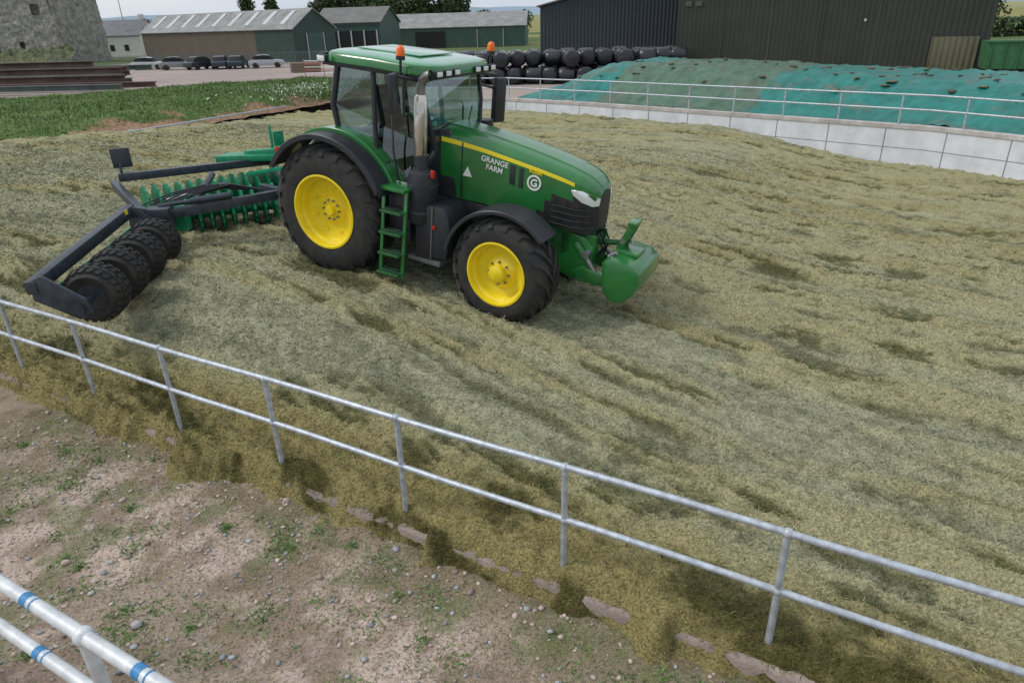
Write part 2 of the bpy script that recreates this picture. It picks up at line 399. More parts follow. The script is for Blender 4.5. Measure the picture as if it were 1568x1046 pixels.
# ------------------------------------------------------------ far wall
M['wwall']=mat('white_concrete_panels',(.68,.70,.74),.8,0,.14,1.5,bump=.004,bscale=20.)
M['dirtc']=mat('dirty_concrete_coping',(.36,.30,.26),.9,0,.0,2.,col2=(.60,.58,.57))
E=empty('far_concrete_clamp_wall')
def perp(a,b):
    d=Vector((b[0]-a[0],b[1]-a[1],0)).normalized();return d,Vector((-d.y,d.x,0))
wl=[Vector((p[0],p[1],0)) for p in FW]
def poly_wall(name,pts,off0,off1,z0,z1,m,parent):
    nrm=[]
    for i in range(len(pts)):
        a=pts[max(0,i-1)];b=pts[min(len(pts)-1,i+1)];d,q=perp(a,b);nrm.append(q)
    vs=[];fs=[]
    for p,q in zip(pts,nrm):
        for o_,zz in((off0,z0),(off0,z1),(off1,z1),(off1,z0)): vs.append(p+q*o_+Vector((0,0,zz)))
    for i in range(len(pts)-1):
        for k_ in range(4):
            a=i*4+k_;b=i*4+(k_+1)%4;fs.append((a,b,b+4,a+4))
    return obj(name,vs,fs,m,parent)
poly_wall('wall_panels',wl[1:],0,.28,-1.8,.13,M['wwall'],E)
poly_wall('coping',wl[1:],-.03,.31,.13,.25,M['dirtc'],E)
def along(pts,d):
    for i in range(len(pts)-1):
        l=(pts[i+1]-pts[i]).length
        if d<=l: return pts[i]+(pts[i+1]-pts[i])*(d/l),perp(pts[i],pts[i+1])
        d-=l
    return pts[-1],perp(pts[-2],pts[-1])
M['joint']=mat('joint_dark',(.2,.21,.22),.9)
d=.6
while d<36:
    p,(dd,q)=along(wl[2:],d);box('panel_joint',p+q*-.004+Vector((0,0,-.8)),(.022,.012,1.84),M['joint'],E,0,rot=(0,0,math.degrees(math.atan2(dd.y,dd.x))));d+=1.9
poly_wall('panel_joint_h',wl[1:],-.006,.0,-.50,-.482,M['joint'],E)
rl=[w+perp(wl[max(0,i-1)],wl[min(len(wl)-1,i+1)])[1]*.15 for i,w in enumerate(wl)]
posts=[];d=.3
while d<39: p,_=along(rl[1:],d);posts.append((p.x,p.y,.25));d+=2.0
railing('wall_handrail_fence',[(p.x,p.y,.25) for p in rl[1:]],[.93,.48],0,.03,M['galv'],posts)
# ------------------------------------------------------------ covered heap
def heap():
    nu,nv=300,80;vs=np.zeros((nu*nv,3));cs=np.zeros((nu*nv,3));P=[Vector(w) for w in wl[2:]]
    tot=34.
    for i in range(nu):
        t=i/(nu-1);p,(dd,q)=along(P,t*tot)
        q=Vector((.70,.714,0)) if t<.8 else q
        hgt=mix(1.55,.95,float(ss(np.array(t*1.0))))*float(ss(np.array((t*tot+1.2)/5.0)))*.98
        for j in range(nv):
            v=j/(nv-1);w=10.5*v+.4
            pr=float(ss(np.array(v/.36)))*float(ss(np.array((1-v)/.25)))
            X=p+q*w;zz=.16+hgt*pr
            cs[i*nv+j]=(t,v,0)
            vs[i*nv+j]=(X.x,X.y,zz)
    a,b=cs[:,0]*34,cs[:,1]*10
    vs[:,2]+=(.20*(fbm(a/1.6,b/1.4,51,3)-.5)+.16*(fbm(a/.5,b/1.2,52,3)-.5)+.09*(1-np.abs(2*vn(a/.22,b/.7,53)-1)))
    vs[:,2]=np.where(cs[:,1]>.97,-.7,vs[:,2])
    teal=np.array([.007,.165,.138]);mut=np.array([.062,.130,.082])
    tt=cs[:,0]*34+.6*(fbm(a/1.,b/.7,55,2)-.5)
    mk=(ss((tt-4.6)/.1)*(1-ss((tt-12.2)/.1)))
    sh=(.7+.6*fbm(a/.8,b/.5,54,4))[:,None]
    col=mix(teal,mut,mk[:,None])*sh
    dirt=ss((fbm(a/.9,b/.45,56,4)-.62)/.05)[:,None]*.5;col=mix(col,np.array([.13,.12,.08]),dirt)
    I=np.arange(nu*nv).reshape(nu,nv);F=np.stack([I[:-1,:-1],I[1:,:-1],I[1:,1:],I[:-1,1:]],-1).reshape(-1,4)
    o=np_mesh('tarpaulin_covered_silage_clamp',vs,F,mat('tarpaulin',(.02,.25,.2),.45,0,.2,3.,attr='col',bump=.06,bscale=3.),None,col,smooth=True)
    return o,vs.reshape(nu,nv,3)
hp,hv=heap()
k=110;ii=rng.integers(5,295,k);jj=rng.integers(16,58,k);pp=hv[ii,jj]
rr=.07+.14*rng.random(k)
cc=np.array([.13,.115,.07])*(.6+.9*rng.random(k))[:,None]
scatter_rocks('turf_weights',pp[:,0],pp[:,1],pp[:,2]+.02,rr,cc,M['stone'],.25,parent=hp)
# ------------------------------------------------------------ TRACTOR
TM=Matrix.Translation((-2.2,11.05,.295))@Matrix.Rotation(R(-28),4,'Z')@Matrix.Rotation(R(6.3),4,'Y')
T=empty('tractor',TM)
def wheel(nm,cx,cy,cz,Rt,W,rr,side,parent,lugs=20,rear=True,steer=0):
    E=bpy.data.objects.new(nm,None);COL.objects.link(E);E.parent=parent;E.location=(cx,cy,cz);E.rotation_euler=(0,0,R(steer))
    o=side
    Rc=Rt-.042
    prof=[(rr,-.02),(rr+.04,-.005),(mix(rr,Rc,.45),.0),(mix(rr,Rc,.8),-.02),(Rc-.02,-.055),(Rc,-.10),(Rc+.005,-W/2),(Rc,-W+.10),(Rc-.02,-W+.055),(mix(rr,Rc,.8),-W+.02),(mix(rr,Rc,.45),-W),(rr,-W+.02)]
    lathe('tyre_carcass',[(a,b*o) for a,b in prof],(0,0,0),M['tyre'],E,56)
    vs=[];fs=[]
    hw=2*math.pi/lugs*.20
    for sd in(0,1):
        for k in range(lugs):
            a0=2*math.pi*(k+.5*sd)/lugs
            st=[];N=5
            for i in range(N+1):
                t=i/N
                yy=mix(-W/2-.01,-.03,t) if sd==0 else mix(-W/2+.01,-W+.03,t)
                ang=a0+t*W*.62/Rt
                drop=0 if t<.75 else (t-.75)/.25*.05
                st.append((ang,yy,Rt-drop,Rc-.03-drop*.6))
            ang,yy,top,bot=st[-1];ye=(.006 if sd==0 else -W-.006)
            st.append((ang+.02,ye,mix(rr,Rc,.74),mix(rr,Rc,.70)))
            base=len(vs)
            for (ang,yy,top,bot) in st:
                for da,rad in((-hw,bot),(-hw*.8,top),(hw*.8,top),(hw,bot)):
                    A=ang+da;vs.append((rad*math.cos(A),yy*o,rad*math.sin(A)))
            for i in range(len(st)-1):
                for q in range(3):
                    a=base+i*4+q;fs.append((a,a+1,a+5,a+4))
            fs.append((base,base+1,base+2,base+3))
    obj('tyre_lugs',vs,fs,M['tyre'],E)
    y=M['yellow']
    if rear: pr=[(rr+.012,-.018),(rr+.015,0.0),(rr-.01,.004),(rr-.03,-.03),(rr-.035,-.10),(rr-.07,-.12),(rr-.09,-.20),(.30,-.235),(.22,-.235),(.19,-.20),(.10,-.19),(.001,-.19)]
    else: pr=[(rr+.012,-.018),(rr+.015,0.0),(rr-.01,.004),(rr-.025,-.03),(rr-.03,-.07),(rr-.06,-.09),(rr-.08,-.15),(.24,-.17),(.19,-.12),(.12,-.10),(.115,-.02),(.09,-.005),(.001,0.0)]
    lathe('rim',[(a,b*o) for a,b in pr],(0,0,0),y,E,48)
    nb=10 if rear else 8;rb=.145 if rear else .155
    for k in range(nb):
        A=2*math.pi*k/nb;yb=(-.19 if rear else -.11)
        tube('bolt',[(rb*math.cos(A),(yb-.02)*o,rb*math.sin(A)),(rb*math.cos(A),(yb+.03)*o,rb*math.sin(A))],.016,M['steel'],E,8)
    if rear:
        for k in range(8):
            A=2*math.pi*(k+.5)/8;rb=.345
            tube('wheel_clamp',[(rb*math.cos(A),-.24*o,rb*math.sin(A)),(rb*math.cos(A),-.205*o,rb*math.sin(A))],.03,y,E,10)
        tube('hub',[(0,-.22*o,0),(0,-.12*o,0)],[.085,.07],y,E,20)
    return E
for nm,cx,cy,cz,Rt,W,rr,sd,rear,st in [('rear_wheel_right',0,-1.27,.92,.965,.64,.535,-1,True,0),('rear_wheel_left',0,1.27,.92,.965,.64,.535,1,True,0),
        ('front_wheel_right',2.85,-1.2,.63,.75,.52,.435,-1,False,-3),('front_wheel_left',2.85,1.2,.63,.75,.52,.435,1,False,-3)]:
    wheel(nm,cx,cy,cz,Rt,W,rr,sd,T,22 if rear else 19,rear,st)
def hood():
    X=[1.5,1.8,2.2,2.7,3.1,3.4,3.6,3.72,3.80,3.84]
    W=[.47,.47,.47,.465,.455,.435,.40,.355,.29,.20]
    ZT=[2.27,2.25,2.21,2.135,2.06,1.99,1.93,1.87,1.80,1.72]
    ZS=[2.13,2.11,2.07,1.995,1.93,1.87,1.81,1.75,1.68,1.60]
    ZB=[1.30,1.30,1.30,1.28,1.25,1.20,1.16,1.14,1.16,1.20]
    xs=np.interp(np.linspace(0,1,60),np.linspace(0,1,10),X)
    rows=[0,.2,.45,.62,.80,.925,1.0];vs=[];fs=[];mi=[]
    for x in xs:
        w=np.interp(x,X,W);zt=np.interp(x,X,ZT);zs=np.interp(x,X,ZS);zb=np.interp(x,X,ZB)
        r_=[(w*(.93+.07*min(1,t*2)) if t<.9 else w*.99,mix(zb,zs,t)) for t in rows]
        r_+=[(w*.955,mix(zs,zt,.38)),(w*.86,mix(zs,zt,.66)),(w*.68,mix(zs,zt,.80)),(w*.45,mix(zs,zt,.90)),(w*.42,mix(zs,zt,1.02)),(0,zt+.012)]
        ring=[(x,-a,b) for a,b in r_]+[(x,a,b) for a,b in reversed(r_[:-1])]
        vs+=ring
    k=len(ring)
    for i in range(len(xs)-1):
        for j in range(k-1):
            a=i*k+j;fs.append((a,a+1,a+k+1,a+k))
            jj=min(j,k-2-j);x=xs[i]
            m_=0
            if jj==5 and x<3.52: m_=1
            if jj<=2 and x>2.98+.12*jj: m_=2
            if jj==3 and x>3.5: m_=3
            if jj<=0 and x>3.55: m_=3
            mi.append(m_)
    base=(len(xs)-1)*k;fs.append(tuple(range(base,base+k)));mi.append(2)
    return obj('hood',vs,fs,[M['green'],M['yg'],M['grille'],M['black']],T,smooth=32,mids=mi)
hood()
for sg in(-1,1):
    vs=[(3.50,sg*.43,1.74),(3.66,sg*.41,1.74),(3.79,sg*.33,1.685),(3.85,sg*.215,1.64),(3.84,sg*.215,1.54),(3.79,sg*.335,1.545),(3.66,sg*.415,1.595),(3.54,sg*.433,1.67)]
    o=obj('headlight',vs+[(a-.05,b*.85,c) for a,b,c in vs],[tuple(range(8))]+[(i,(i+1)%8,8+(i+1)%8,8+i) for i in range(8)],M['lamp'],T);bev(o,.006,1)
    for zz in(1.48,1.40,1.32,1.24): tube('grille_bar',[(3.25,sg*.452,zz+.02),(3.55,sg*.415,zz),(3.72,sg*.36,zz),(3.82,sg*.25,zz)],.008,M['black'],T,6)
    prism('side_vent',[(2.60,1.93),(2.68,1.92),(2.68,1.66),(2.60,1.67)],sg*.455,sg*.474,M['black'],T,.004)
    prism('side_vent',[(2.74,1.91),(2.80,1.90),(2.80,1.64),(2.74,1.65)],sg*.455,sg*.474,M['black'],T,.004)
    prism('hood_seam',[(1.84,2.10),(1.855,2.10),(1.855,1.32),(1.84,1.32)],sg*.46,sg*.4745,M['black'],T,0)
lathe('badge_ring',[(.105,0),(.105,-.006),(.080,-.006),(.080,0)],(2.97,-.462,1.745),M['white'],T,32)
def text(s_,loc,size,m,nm,off=.0015):
    c=bpy.data.curves.new(nm,'FONT');c.body=s_;c.size=size;c.extrude=.002;c.align_x='CENTER';c.offset=off
    o=bpy.data.objects.new(nm,c);COL.objects.link(o);o.parent=T;o.location=loc;o.rotation_euler=(R(90),0,0);c.materials.append(m);return o
text('GRANGE',(2.36,-.476,1.89),.105,M['white'],'lettering_farm').rotation_euler=(R(90),R(6),0)
text('FARM',(2.36,-.476,1.79),.105,M['white'],'lettering_farm_b').rotation_euler=(R(90),R(6),0)
text('G',(2.97,-.468,1.695),.14,M['white'],'badge_letter',.004)
text('6250R',(2.98,-.468,1.868),.075,M['yg'],'lettering_side').rotation_euler=(R(90),R(9),0)
text('GF 250R',(1.16,-.925,1.46),.085,M['white'],'lettering_cab')
prism('warning_triangle',[(1.87,1.65),(2.02,1.65),(1.945,1.79)],-.478,-.474,M['white'],T,.0)
prism('engine_block',[(1.4,1.35),(3.5,1.28),(3.55,.85),(3.2,.62),(1.4,.55)],-.30,.30,M['green_d'],T,.03)
prism('engine_side_dark',[(1.5,1.30),(3.2,1.26),(3.1,1.08),(2.3,1.0),(1.5,1.0)],-.44,.44,M['black'],T,.03)
box('transmission',(.6,0,.85),(2.2,.62,.65),M['green_d'],T,.05)
tube('rear_axle',[(0,-1.05,.92),(0,1.05,.92)],.15,M['green_d'],T,16)
tube('front_axle',[(2.87,-1.0,.62),(2.87,1.0,.62)],.10,M['green_d'],T,14)
box('front_axle_beam',(2.87,0,.66),(.34,.9,.26),M['green_d'],T,.04)
for sg in(-1,1):
    tube('steering_cylinder',[(3.02,sg*.2,.72),(3.05,sg*.72,.66)],.035,M['steel'],T,8)
    box('final_drive',(2.87,sg*.83,.64),(.30,.16,.42),M['green_d'],T,.05)
for sg in(-1,1):
    prism('fuel_tank',[(1.42,.48),(1.95,.55),(2.02,.85),(1.98,1.15),(1.9,1.30),(1.42,1.30)],sg*.42,sg*1.0,M['black'],T,.05)
    prism('tank_under_tray',[(1.30,.44),(1.85,.42),(1.85,.50),(1.30,.50)],sg*.45,sg*1.0,M['skin'],T,.02)
    prism('side_box',[(.62,.80),(1.34,.62),(1.34,1.34),(.85,1.42),(.75,1.1)],sg*.45,sg*.86,M['black'],T,.04)
    tube('tank_strap',[(1.7,sg*1.005,.52),(1.72,sg*1.01,1.29)],.012,M['steel'],T,6)
tube('aftertreatment_canister',[(1.46,-.86,.98),(1.46,-.86,1.03),(1.46,-.86,1.60),(1.46,-.86,1.70),(1.46,-.86,1.74)],[.17,.215,.215,.19,.12],M['black'],T,24)
for zz in(1.52,1.15): tube('canister_band',[(1.46,-.86,zz),(1.46,-.86,zz+.04)],.222,M['blackm'],T,24)
tube('exhaust_lower',[(1.42,-.84,1.70),(1.40,-.82,1.90)],.105,M['black'],T,18)
tube('exhaust_stack',[(1.395,-.82,1.86),(1.39,-.82,1.88),(1.385,-.82,2.66),(1.385,-.82,2.70)],[.085,.092,.092,.07],M['chrome'],T,24)
tube('exhaust_tip',[(1.385,-.82,2.70),(1.385,-.82,2.80),(1.41,-.82,2.88),(1.48,-.82,2.935),(1.54,-.82,2.95)],[.062,.062,.064,.068,.070],M['steel'],T,18,cap=False)
box('stack_label',(1.44,-.905,2.55),(.10,.006,.14),M['white'],T,.0,rot=(0,0,30))
tube('intake_pipe_left',[(1.5,.80,1.4),(1.48,.80,2.2)],.13,M['black'],T,16)
prism('cowl',[(1.30,1.30),(1.75,1.30),(1.75,2.05),(1.62,2.22),(1.30,2.22)],-.46,.46,M['black'],T,.03)
def P3(name,pts,m,r=.03): return tube(name,pts,r,m,T,8)
zr=2.92
for sg in(-1,1):
    y0=sg*.80;y1=sg*.84
    P3('pillar_front',[(1.50,sg*.60,1.95),(1.42,sg*.74,2.5),(1.33,sg*.78,zr)],M['black'],.035)
    P3('pillar_front_low',[(1.25,y1,1.35),(1.50,sg*.60,1.95)],M['black'],.035)
    P3('pillar_mid',[(.72,y1,1.50),(.66,sg*.86,2.2),(.60,y0,zr)],M['black'],.035)
    P3('pillar_rear',[(.02,y1,2.0),(-.06,sg*.86,2.4),(0.0,y0,zr)],M['black'],.045)
    P3('sill',[(1.25,y1,1.37),(.80,y1,1.37),(.62,y1,1.62),(.38,y1,1.92),(.02,y1,2.02)],M['black'],.045)
    obj('side_glass',[(1.24,y1,1.40),(.80,y1,1.40),(.62,sg*.86,1.64),(.38,sg*.86,1.94),(.02,sg*.86,2.04),(-.03,sg*.86,2.4),(0.02,y0,2.9),(.6,y0,2.9),(1.32,sg*.78,2.9),(1.42,sg*.74,2.5),(1.49,sg*.61,1.97)],[(0,1,2,3,4,5,6,7,8,9,10)],M['glass'],T)
    P3('grab_rail',[(1.1,sg*.90,1.45),(1.02,sg*.93,1.9),(1.0,sg*.93,2.35),(.98,sg*.88,2.4)],M['black'],.014)
    P3('door_handle',[(.80,sg*.885,1.75),(.92,sg*.89,1.75)],M['black'],.018)
obj('windscreen',[(1.50,-.59,1.97),(1.50,.59,1.97),(1.43,.73,2.5),(1.34,.77,2.9),(1.34,-.77,2.9),(1.43,-.73,2.5)],[(0,1,2,3,4,5)],M['glass'],T)
obj('rear_glass',[(.0,-.83,2.04),(.0,.83,2.04),(-.06,.84,2.4),(0,.79,2.9),(0,-.79,2.9),(-.06,-.84,2.4)],[(0,1,2,3,4,5)],M['glass'],T)
P3('wiper',[(1.53,.1,1.98),(1.50,.35,2.45)],M['black'],.010)
box('cab_floor',(.75,0,1.36),(1.1,1.5,.12),M['seat'],T,.02)
box('cab_rear_body',(.15,0,1.62),(.5,1.40,.75),M['black'],T,.04)
box('seat_base',(.45,0,1.75),(.5,.5,.35),M['seat'],T,.05)
box('seat_back',(.25,0,2.25),(.16,.5,.75),M['seat'],T,.06,rot=(0,-8,0))
box('armrest_console',(.62,-.38,2.0),(.5,.16,.12),M['skin'],T,.03)
box('monitor',(.95,-.45,2.25),(.05,.26,.2),M['black'],T,.02,rot=(0,0,25))
tube('steering_column',[(1.25,0,1.5),(1.0,0,2.05)],.05,M['seat'],T,8)
st=[(1.0+.19*math.cos(a)*.5,.19*math.sin(a),2.07+.19*math.cos(a)*.86) for a in np.linspace(0,2*math.pi,24)];tube('steering_wheel',st,.016,M['seat'],T,8)
box('dash',(1.32,0,1.95),(.22,.6,.3),M['seat'],T,.04)
box('roof_lining',(.68,0,2.905),(1.5,1.55,.05),M['black'],T,.02)
def roof():
    vs=[];fs=[];mi=[]
    zz=[(2.93,.93),(2.955,1.0),(3.03,1.0),(3.075,.965),(3.10,.88),(3.115,.6),(3.12,.2)]
    k=40
    for z,sc in zz:
        for i in range(k):
            a=2*math.pi*i/k;c,s_=math.cos(a),math.sin(a);e=.32
            X=.66+.92*sc*math.copysign(abs(c)**e,c);Y=.90*sc*math.copysign(abs(s_)**e,s_)
            if c>0: Y*=1-.06*c*c
            vs.append((X,Y,z-(.04*(X-.3) if X>.9 else 0)*.5))
    for r_ in range(len(zz)-1):
        for i in range(k):
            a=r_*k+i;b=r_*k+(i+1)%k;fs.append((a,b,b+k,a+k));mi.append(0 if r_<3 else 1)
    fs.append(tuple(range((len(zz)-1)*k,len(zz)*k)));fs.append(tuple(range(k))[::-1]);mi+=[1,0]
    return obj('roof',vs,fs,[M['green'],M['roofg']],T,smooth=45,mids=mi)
roof()
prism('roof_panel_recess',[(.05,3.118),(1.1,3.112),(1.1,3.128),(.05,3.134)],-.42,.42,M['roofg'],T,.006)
box('roof_trim_front',(1.52,0,2.93),(.10,1.5,.09),M['black'],T,.03)
for sg in(-1,1): prism('roof_trim_side',[(-.22,2.90),(1.5,2.88),(1.5,2.945),(-.22,2.96)],sg*.86,sg*.80,M['black'],T,.01)
for yy in(-.72,-.5,-.28,.28,.5,.72):
    box('work_light',(1.585,yy,2.965),(.06,.15,.085),M['black'],T,.02);box('work_light_lens',(1.615,yy,2.965),(.02,.12,.06),M['lamp'],T,.008)
for yy in(-.75,.75):
    box('rear_work_light',(-.26,yy,3.0),(.08,.15,.10),M['black'],T,.02);
box('side_work_light',(-.15,-.93,2.99),(.15,.07,.10),M['black'],T,.02);box('side_work_light_lens',(-.15,-.97,2.99),(.12,.02,.07),M['lamp'],T,.005)
for (bx,by,bz) in((1.18,-.98,3.13),(1.42,.98,3.13)):
    tube('beacon_stalk',[(bx,by*.86,2.9),(bx,by,2.95),(bx,by,bz)],.018,M['black'],T,8)
    tube('beacon_base',[(bx,by,bz-.02),(bx,by,bz+.03)],.06,M['black'],T,16)
    tube('beacon',[(bx,by,bz+.03),(bx,by,bz+.10),(bx,by,bz+.14),(bx,by,bz+.155)],[.055,.055,.04,.01],M['orange'],T,16)
tube('gps_stalk',[(1.25,-1.0,2.95),(1.24,-1.0,2.4)],.02,M['black'],T,8)
box('mirror_right',(1.26,-1.26,2.73),(.09,.24,.50),M['black'],T,.04,rot=(0,0,20))
tube('mirror_arm_right',[(1.33,-.80,2.86),(1.25,-1.22,2.95)],.02,M['black'],T,8)
box('mirror_left',(1.42,1.32,2.42),(.11,.24,.68),M['black'],T,.04,rot=(0,0,-15))
tube('mirror_arm_left',[(1.35,.78,2.86),(1.36,1.25,2.80)],.025,M['black'],T,8)
tube('mirror_arm_left_b',[(1.35,.78,2.70),(1.38,1.25,2.6)],.02,M['black'],T,8)
def arc_band(name,cx,cz,r0,r1,a0,a1,y0,y1,m,bv=.01,k=28):
    vs=[];fs=[]
    for i in range(k+1):
        a=R(a0+(a1-a0)*i/k)
        for r_,yy in((r0,y0),(r1,y0),(r1,y1),(r0,y1)): vs.append((cx+r_*math.cos(a),yy,cz+r_*math.sin(a)))
    for i in range(k):
        for q in range(4):
            a=i*4+q;b=i*4+(q+1)%4;fs.append((a,b,b+4,a+4))
    fs.append((0,1,2,3));fs.append((k*4+3,k*4+2,k*4+1,k*4))
    o=obj(name,vs,fs,m,T);return bev(o,bv,1)
for sg in(-1,1):
    arc_band('rear_fender_edge',.05,.95,1.06,1.10,152,22,sg*1.31,sg*1.02,M['black'])
    arc_band('rear_fender_lip',.05,.95,1.02,1.10,152,24,sg*1.335,sg*1.30,M['black'])
    arc_band('rear_fender_green',.05,.95,1.07,1.15,150,20,sg*1.02,sg*.70,M['green'])
    arc_band('rear_fender_inner',.05,.95,.6,1.10,150,5,sg*.60,sg*.56,M['black'])
    arc_band('front_fender',2.87,.66,.82,.845,172,42,sg*1.21,sg*.76,M['black'])
    arc_band('front_fender_lip',2.87,.66,.79,.845,172,42,sg*1.225,sg*1.20,M['black'])
    tube('front_fender_stay',[(2.6,sg*.5,.9),(2.75,sg*.8,1.47)],.03,M['black'],T,8)
    box('tail_light',(-.86,sg*1.12,1.66),(.06,.22,.10),M['red'],T,.015,rot=(0,-35,0))
    prism('cab_fender_fill',[(.2,1.5),(1.18,1.30),(1.10,1.52),(.80,1.80),(.55,2.02),(.05,2.10)],sg*.70,sg*.83,M['green'],T,.02)
for sg in(-1,):
    for xx in(1.0,1.375): beam('ladder_side',(xx,sg*1.12,1.48),(xx,sg*1.24,.22),.035,.05,M['green'],T)
    for i,zz in enumerate((.28,.56,.86,1.16)):
        yy=-1.235+.095*(zz-.28);box('ladder_step',(1.19,yy,zz),(.36,.24,.035),M['green_d'],T,.008)
        for q in range(3): box('step_cleat',(1.19,yy-.08+.08*q,zz+.0235),(.34,.02,.012),M['black'],T,0)
    box('ladder_platform',(1.18,-1.04,1.47),(.44,.36,.05),M['green'],T,.015)
    box('ladder_back',(1.19,-1.02,1.05),(.36,.04,.7),M['black'],T,.01)
box('side_marker',(1.75,-1.01,1.0),(.05,.02,.06),M['red'],T,.008)
box('side_marker_amber',(1.68,-.95,1.72),(.05,.05,.10),M['red'],T,.01)
prism('front_hitch_frame',[(3.35,1.15),(3.72,1.10),(3.86,.95),(3.86,.60),(3.6,.45),(3.35,.55)],-.30,.30,M['green'],T,.03)
for sg in(-1,1):
    prism('front_lower_arm',[(3.6,.62),(3.75,.72),(4.10,.66),(4.16,.58),(4.10,.50),(3.75,.50)],sg*.30,sg*.40,M['green'],T,.02)
    tube('front_lift_ram',[(3.62,sg*.35,1.02),(3.95,sg*.35,.66)],.035,M['steel'],T,10)
    tube('front_lift_ram_body',[(3.62,sg*.35,1.02),(3.80,sg*.35,.82)],.05,M['green_d'],T,10)
    box('hitch_lug',(3.78,sg*.2,1.02),(.16,.06,.22),M['green'],T,.02)
    tube('hitch_pin',[(3.80,sg*.42,.90),(3.80,sg*.28,.90)],.05,M['steel'],T,12)
for dy in(-.18,-.08,.1): tube('hydraulic_hose',[(3.7,dy,1.05),(3.86,dy+.02,1.14),(3.94,dy+.05,.95),(3.86,dy+.06,.8)],.016,M['black'],T,6)
tube('top_link',[(3.8,0,.98),(4.2,0,1.05)],.04,M['green_d'],T,10)
prism('front_weight',[(4.05,.88),(4.11,.50),(4.20,.36),(4.38,.35),(4.55,.50),(4.61,.70),(4.60,.84),(4.46,.93),(4.15,.96)],-.50,.50,M['green'],T,.07)
prism('weight_top_rib',[(4.10,.94),(4.46,.93),(4.46,.99),(4.12,1.00)],-.2,.2,M['green'],T,.02)
for yy in(-.13,.13): beam('weight_mast',(4.15,yy,.95),(4.32,yy*.8,1.38),.045,.09,M['green'],T)
box('mast_top',(4.30,0,1.36),(.12,.30,.05),M['green'],T,.012)
tube('mast_pin',[(4.22,-.2,1.12),(4.22,.2,1.12)],.03,M['steel'],T,10)
for yy in(-.32,.32): tube('weight_hook',[(4.1,yy,.92),(4.2,yy,1.0)],.03,M['steel'],T,8)
for sg in(-1,1):
    beam('rear_lower_link',(-.3,sg*.3,.7),(-1.5,sg*.42,.75),.06,.10,M['black'],T)
    tube('rear_lift_rod',[(-.35,sg*.35,1.4),(-.9,sg*.4,.78)],.035,M['black'],T,8)
tube('rear_top_link',[(-.3,0,1.2),(-1.6,0,1.2)],.04,M['steel'],T,8)
# ------------------------------------------------------------ IMPLEMENT
IM=Matrix.Translation((-2.2,11.07,0))@Matrix.Rotation(R(-28),4,'Z')
Q=empty('silage_compactor_roller',IM)
zg=.40
def drum(a,b,r,nd):
    a=Vector(a);b=Vector(b);d=(b-a).normalized();up=Vector((0,0,1));sd=d.cross(up)
    tube('roller_shaft',[a,b],.10,M['teal_g'],Q,14)
    parts=[]
    for i in range(nd):
        c=a.lerp(b,(i+.5)/nd);v=[];f=[];k=18
        for off,rr in((-.055,.10),(-.018,r*.96),(.018,r*.96),(.055,.10)):
            for j in range(k*2):
                t=math.pi*j/k+i*.4;q=rr*(1.06 if (j%2==0 and rr>.15) else 1)
                v.append(tuple(c+d*off+sd*math.cos(t)*q+up*math.sin(t)*q))
        for m_ in range(3):
            for j in range(2*k):
                A=m_*2*k+j;B=m_*2*k+(j+1)%(2*k);f.append((A,B,B+2*k,A+2*k))
        parts.append((v,f))
    join_mesh('roller_discs',parts,M['teal_g'],Q)
drum((-4.55,-.95,zg+.34),(-3.55,1.45,zg+.34),.40,13)
drum((-3.95,-1.05,zg+.30),(-2.65,.55,zg+.30),.38,11)
BM=M['blackm']
beam('rear_beam',(-4.95,-.98,1.30),(-3.50,1.30,1.30),.14,.14,BM,Q,.015)
beam('side_beam',(-5.05,-1.02,1.18),(-2.95,-1.95,.98),.12,.16,BM,Q,.015)
beam('side_beam_inner',(-3.5,1.3,1.25),(-2.0,.2,1.15),.12,.14,BM,Q,.015)
beam('front_beam',(-1.75,-.30,1.12),(-2.95,-1.75,.98),.14,.15,BM,Q,.015)
beam('headstock_arm',(-1.35,0,.98),(-2.3,-.15,1.15),.14,.16,BM,Q,.015)
beam('headstock_upright',(-1.5,0,.75),(-1.55,0,1.65),.12,.16,BM,Q,.015)
beam('headstock_link',(-1.55,0,1.55),(-3.1,.3,1.25),.07,.07,M['teal_g'],Q,.01)
box('pivot_plate',(-2.95,-1.75,.95),(.40,.30,.34),BM,Q,.03,rot=(0,0,35))
box('pivot_plate_b',(-3.05,-1.35,.85),(.32,.26,.42),M['teal_g'],Q,.03,rot=(0,0,35))
for k_,(a,b) in enumerate([((-2.2,-.9,1.2),(-3.0,-1.7,1.12)),((-2.6,-.6,1.28),(-3.3,-1.3,1.1)),((-3.3,-.3,1.35),(-2.7,-1.2,1.15))]):
    tube('hydraulic_ram',[a,b],.035,M['chrome'] if k_%2 else BM,Q,10);tube('ram_body',[a,Vector(a).lerp(Vector(b),.55)],.055,BM,Q,10)
for k_ in range(5):
    a=Vector((-2.0-.1*k_,-.4-.05*k_,1.2));tube('hose',[a,a+Vector((-.4,-.3,.12)),a+Vector((-.8,-.7,.02)),a+Vector((-1.0,-1.1,-.1))],.014,M['black'],Q,6)
box('marker_board',(-5.0,-.80,1.62),(.04,.32,.34),BM,Q,.01,rot=(0,0,-32))
beam('board_post',(-4.98,-.88,1.3),(-5.0,-.85,1.55),.04,.04,BM,Q)
beam('green_top_frame',(-4.45,.95,1.37),(-3.05,1.35,1.42),.5,.12,M['teal_g'],Q,.02)
beam('green_top_riser',(-3.9,1.1,1.44),(-3.2,1.25,1.50),.2,.14,M['teal_g'],Q,.02)
beam('indicator_post',(-3.55,1.45,1.4),(-3.55,1.45,1.95),.04,.05,M['teal_g'],Q)
box('indicator_plate',(-3.3,1.4,1.72),(.05,.2,.28),M['teal_g'],Q,.01,rot=(0,0,-30))
